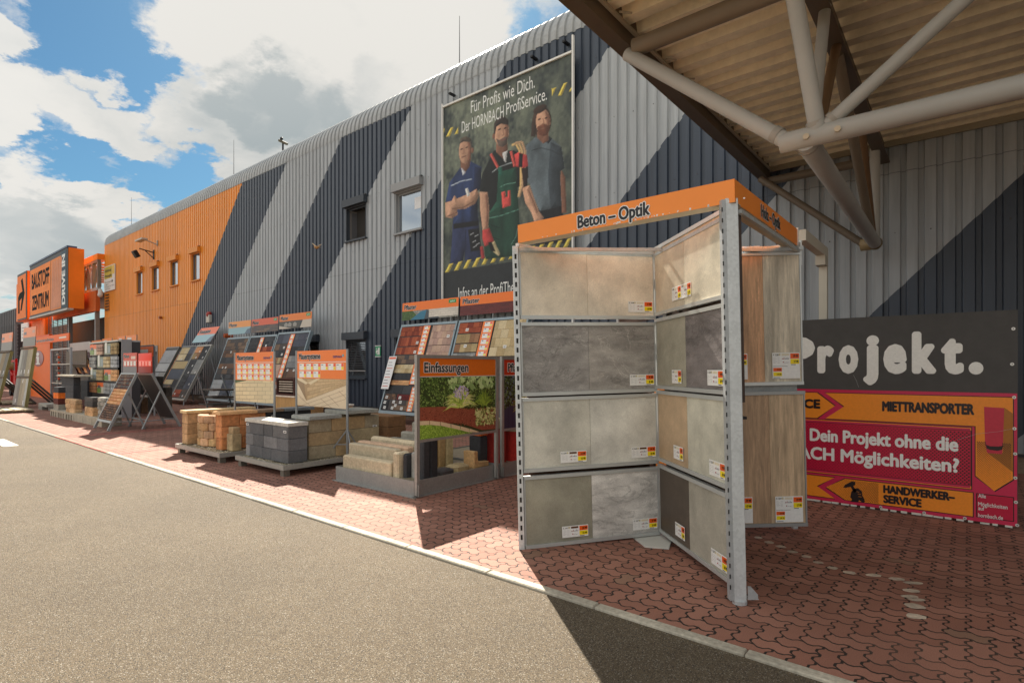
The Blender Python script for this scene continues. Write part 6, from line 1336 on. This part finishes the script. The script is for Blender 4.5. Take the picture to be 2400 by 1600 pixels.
for r_ in range(4):
    for q in range(4):
        a, b_ = xs_[q]+.04, xs_[q+1]-.04; c_, d_ = z1t-(r_+1)*hh+.03, z1t-r_*hh-.04; k_ = kinds[r_][q]; m = MB()
        if k_ == 'card': m.box(f, a, b_, c_, d_, 0, .03, C(205, 200, 180)).box(f, a, b_, c_+(d_-c_)*.6, d_, .031, .035, C(235, 110, 50)).box(f, a+.1, a+.4, d_-.2, d_-.1, .036, .04, (.1, .1, .1)).box(f, a+.02, a+(b_-a)*.6, c_+.02, c_+(d_-c_)*.5, .036, .039, C(116, 146, 76)); m.build('sample_card', printed, tw)
        elif k_ == 'card2': m.box(f, a, b_, c_, d_, 0, .03, C(130, 140, 118)).box(f, a+.1, a+.3, c_+.05, c_+.45, .031, .035, (.75, .75, .7)).box(f, a+(b_-a)*.55, b_-.03, c_+.05, d_-.08, .036, .039, C(140, 156, 160)); m.build('sample_card', printed, tw)
        else: pav_grid(m, f, a, b_, c_, d_, 3, 1 if r_ != 1 else 2, CH[k_], .06, jit=.15, gap=.015); m.build('stone_sample', rock, tw)
m = MB()
for (a, b_, z_) in ((215, 238, 798), (240, 262, 793), (276, 293, 788), (295, 320, 786)):
    x0_, x1_ = ony(a, z_, 7.6).x, ony(b_, z_, 7.6).x; zz_ = ony(a, z_, 7.6).z; fh = F((x0_, 7.6, zz_-.28), (1, 0, 0)); mm = MB(); mm.box(fh, 0, x1_-x0_, -.9, .26, -.03, 0, C(150, 160, 150)); mm.box(fh, 0, x1_-x0_, .0, .26, .001, .004, C(240, 140, 70)); mm.box(fh, .2, (x1_-x0_)*.55, .07, .18, .005, .007, (.7, .7, .68)); mm.box(fh, .2, (x1_-x0_)*.5, -.5, -.1, .005, .007, C(210, 205, 195))
    mm.tube((x0_+.1, 7.65, 0), (x0_+.1, 7.65, zz_-.3), .03, (.4, .4, .4), 6).tube((x1_-.1, 7.65, 0), (x1_-.1, 7.65, zz_-.3), .03, (.4, .4, .4), 6)
    tag(mm.build('header_card', printed), 'orange topped sign behind the sample tower, '+{215: 'leftmost of four', 240: 'second of four from the left', 276: 'third of four from the left', 295: 'rightmost of four'}[a], 'sign', 'orange topped signs behind the sample tower')
A = ony(338, 830, 6.9); fh = F((A.x-1.1, 6.9, 0), (1, 0, 0)); m = MB(); m.box(fh, 0, 2., .7, 2.45, -.03, 0, C(90, 96, 98)); m.box(fh, 0, 2., 2.05, 2.4, .001, .005, C(236, 110, 50)); m.box(fh, .5, 1.5, 2.12, 2.3, .006, .009, (.7, .7, .66)); [m.box(fh, .9, 1.8, .85+q*.18, .95+q*.18, .001, .004, (.35, .35, .34)) for q in range(6)]; m.tube(fh.p(.05, 0, -.05), fh.p(.05, 2.4, -.05), .03, (.4, .4, .4), 6).tube(fh.p(1.95, 0, -.05), fh.p(1.95, 2.4, -.05), .03, (.4, .4, .4), 6)
tag(m.build('price_sign', printed), 'grey sign with orange band behind the red folding board signs', 'sign')
# row of concrete plinth stones with stacks on it
def px_stack(name, label, pl, pr, pb, pt, depth, rows, mat=rock, y=None, group='stacked stone samples on the concrete plinth', zb=None, jit=.12):
    """stack of blocks, measured by its pixel box and its foot"""
    zb = .22 if zb is None else zb
    y = y if y is not None else 5.; a = ony(pl, pb, y); b_ = ony(pl+(pr-pl)*.62, pb, y); dr_ = ray(pr, pb); depth = min(depth, max(.2, b_.x/(dr_.x/dr_.y)-y)); top = ony((pl+pr)/2, pt, y).z; n_ = len(rows); h = (top-zb)/n_
    r = thing(name, ((a.x+b_.x)/2, y+depth/2, zb), label, 'block stack', group)
    for k_, c in enumerate(rows):
        if isinstance(c, list): 
            half = (a.x+b_.x)/2+R.uniform(-.1, .1)
            for x0_, x1_ in ((a.x, half), (half, b_.x)): q = R.uniform(1-jit, 1+jit); m = MB(); m.jbox(WF, x0_, x1_-.005, y, y+depth, zb+k_*h+.004, zb+(k_+1)*h, tuple(z*q for z in R.choice(c)), .012, .03); m.build('block', mat, r)
        else: m = MB(); m.jbox(WF, a.x, b_.x, y, y+depth, zb+k_*h+.004, zb+(k_+1)*h, c, .003, .012); m.build('block', mat, r)
    return r
for k_ in range(6):
    x0_ = -24.5+k_*.98; m = MB(); c = C(176, 168, 150)
    if k_ < 3:
        m.wb(x0_, x0_+.96, 4.66, 5.15, .17, .23, c); [m.wb(x0_+q, x0_+q+.12, 4.66, 5.15, 0, .169, c) for q in (0, .28, .56, .84)]
    else: m.jbox(WF, x0_, x0_+.96, 4.66, 5.15, 0, .24, c, .002, .01)
    tag(m.build('plinth_stone', stone), 'grey concrete plinth stone, number %s of six counted from the left' % ('one', 'two', 'three', 'four', 'five', 'six')[k_], 'stone', 'concrete plinth stones along the paving')
px_stack('planter_stack', 'slim column of black, orange, brown and grey rings, leftmost on the plinth', 125, 143, 959, 907, .4, [C(150, 146, 134), C(96, 44, 36), C(236, 120, 40), C(62, 64, 68)], stone, 4.72)
px_stack('planter_stack', 'large dark grey planter stack with a pale lid and brown base', 144, 189, 950, 884, .8, [C(110, 60, 50), C(84, 86, 90), C(76, 78, 82), C(70, 72, 76)], stone, 5.3)
m = MB(); a = ony(138, 880, 5.25); b_ = ony(176, 880, 5.25); m.jbox(WF, a.x, b_.x, 5.2, 5.75, a.z-.02, a.z+.04, C(206, 198, 180), .003, .01); tag(m.build('cap_slab', stone), 'pale slab lying on the large dark grey planter stack', 'slab', None)
px_stack('planter_stack', 'black stone block with a pale top, right of the large dark grey planter', 189, 214, 938, 892, .7, [C(90, 50, 44), C(52, 54, 58), C(50, 52, 56)], stone, 6.3, zb=0.)
px_stack('planter_stack', 'grey fluted block behind the black stone block', 190, 216, 906, 869, .6, [C(112, 112, 112)], stone, 7.1, zb=.6)
sd3 = [C(212, 176, 134), C(200, 160, 116), C(222, 196, 158)]; gm3 = [C(160, 156, 146), C(140, 138, 130), C(178, 172, 160)]
px_stack('stone_stack', 'rough pink sandstone pile, first of the low piles on the plinth', 153, 189, 968, 936, .38, [sd3, sd3, sd3], rock, 4.7)
px_stack('stone_stack', 'sandstone pile with two charcoal layers on top', 198, 228, 975, 931, .36, [sd3[1], [sd3[1], sd3[0]], C(76, 74, 72), C(86, 84, 82)], rock, 4.7)
px_stack('stone_stack', 'pale grey layered stone pile beside the folding board', 228, 256, 980, 932, .34, [gm3, gm3, gm3, gm3, gm3], rock, 4.75)
px_stack('stone_stack', 'brown sandstone stack seen through the folding boards', 316, 342, 975, 932, .5, [C(150, 116, 82), C(160, 126, 90)], rock, 7.0, zb=0., group=None)
px_stack('stone_stack', 'dark grey slab stack behind the rear folding board, left of the pale slab board', 346, 382, 952, 882, .9, [C(84, 80, 72), C(78, 74, 66), C(90, 84, 74), C(80, 76, 70)], rock, 7.4, zb=0., group=None)
px_stack('stone_stack', 'lower dark stack right of the dark grey slab stack', 382, 394, 960, 908, .9, [C(90, 84, 74), C(100, 92, 80), C(84, 78, 70)], rock, 7.6, zb=0., group=None)
# folding A-boards
def aboard(x0, x1, yb, yt, yf, zt_, label, fields, slabel, dirn=1):
    r = thing('folding_board', ((x0+x1)/2, (yb+yf)/2, 0), label, 'sample board', 'folding sample boards'); fr = C(160, 166, 166)
    up = Vector((0, yt-yb, zt_-.05)); H = up.length; f = F((x0, yb, .05), (1, 0, 0), up, (0, -(zt_-.05)*dirn, (yt-yb)*dirn)); Wd = x1-x0; m = MB()
    m.box(f, 0, .05, -.04, H, -.03, .03, fr).box(f, Wd-.05, Wd, -.04, H, -.03, .03, fr).box(f, .05, Wd-.05, .16, .22, -.02, .04, fr).box(f, .05, Wd-.05, H-.04, H, -.03, .03, fr); m.build('frame', galv, r)
    MB().box(f, .05, Wd-.05, .22, H-.04, -.025, -.005, C(66, 66, 68)).build('backing', paint, r)
    if fields:
        m = MB()
        for (a, b_, rows, cols, key, bgc) in fields: m.box(f, .06, Wd-.06, .22+(H-.26)*a, .22+(H-.26)*b_, -.004, .0, bgc); pav_grid(m, f, .06, Wd-.06, .22+(H-.26)*a, .22+(H-.26)*b_, rows, cols, CH[key], .03, gap=.02, jit=.15)
        m.build('samples', paver_m, r)
    m = MB(); hy = yb+(yt-yb)*.68
    for x_ in (x0+.06, x1-.06): m.tube((x_, hy, zt_*.68), (x_, yf, 0), .025, fr, 6)
    m.tube((x0+.06, yf-(yf-hy)*.22, zt_*.16), (x1-.06, yf-(yf-hy)*.22, zt_*.16), .015, fr, 6).tube((x1-.06, yf-(yf-hy)*.2, zt_*.14), (x1-.06, yb+(yt-yb)*.15, zt_*.16), .012, fr, 6); m.build('rear_leg', galv, r)
    fh = F((x0+.1, yt, zt_+.01), (1, 0, 0)); m = MB(); L = Wd-.15; m.box(fh, 0, L, 0, .55, -.02, 0, C(205, 70, 42)); sgn = m.build('header_sign', printed, r)
    m = MB(); m.box(fh, .0, L, .0, .18, .001, .004, C(110, 110, 116) if dirn == 1 else C(130, 30, 24)); m.box(fh, .0, L, .33, .34, .001, .004, (.8, .7, .66))
    for q in range(4): m.box(fh, L*(.06+q*.24), L*(.22+q*.24), .2, .32, .001, .005, (.8, .78, .74))
    if dirn == 1: m.text(fh, 'Pflaster', L*.06, .42, .09, L*.42, (.02, .02, .03), .03, .005, outline=(.85, .85, .8)); m.box(fh, L*.6, L*.92, .38, .46, .001, .004, (.75, .55, .45))
    m.build('lettering', printed, sgn); return r
aboard(-18.45, -17.2, 4.47, 5.1, 5.3, 1.5, 'front folding board with grey, yellow and brown paver samples on its face', [(.0, .33, 7, 5, 'brown', C(60, 50, 44)), (.34, .68, 5, 4, 'orng', C(206, 150, 80)), (.69, 1, 4, 5, 'mix', C(150, 40, 30))], 0)
aboard(-18.3, -17.1, 6.1, 5.42, 5.2, 1.5, 'rear folding board seen from behind with its dark back panel', [], 0, -1)
m = MB(); 
for k_ in range(5): m.wb(-17.9, -16.9, 6.9, 7.6, .1+k_*.22, .14+k_*.22, C(70, 66, 58))
for a, b_ in (((-16.9, 6.9, 0), (-18.0, 6.9, 1.45)), ((-16.9, 7.6, 0), (-18., 7.6, 1.45))): m.tube(a, b_, .025, C(96, 100, 100), 6)
tag(m.build('slab_trolley', galv), 'dark slanted slab rack standing behind the rear folding board', 'display rack')
# bird flying past the wall
bp0 = EYE+ray(743, 580)*15.; m = MB()
bd = Vector((.9, .1, -.3)).normalized()
m.ball(bp0, .05, C(150, 110, 66), 10, 8, (1.9, .9, .85)).ball(bp0+Vector((-.1, 0, .03)), .03, C(170, 130, 86), 8, 6).prism(F(bp0+Vector((-.14, 0, .02)), (-1, 0, 0)), [(0, .006), (.025, 0), (0, -.006)], -.004, .004, C(90, 80, 50))
m.prism(F(bp0+Vector((.08, 0, -.0)), (1, 0, -.25), (0, 1, 0)), [(0, -.012), (.09, -.03), (.09, .03), (0, .012)], -.003, .003, C(216, 196, 160))
m.prism(F(bp0, (-.55, -.5, .62), (.8, -.3, .1)), [(0, -.03), (.09, -.035), (.18, .01), (.12, .04), (0, .04)], -.003, .003, C(226, 210, 184)); m.prism(F(bp0, (.6, .5, .5), (.5, -.6, .2)), [(0, -.03), (.08, -.035), (.16, .01), (.1, .04), (0, .04)], -.003, .003, C(232, 220, 200))
tag(m.build('bird', M('feathers', .8, amp=.2, scale=40), smooth=False), 'small brown sparrow in flight in front of the dark grey stripe', 'bird')
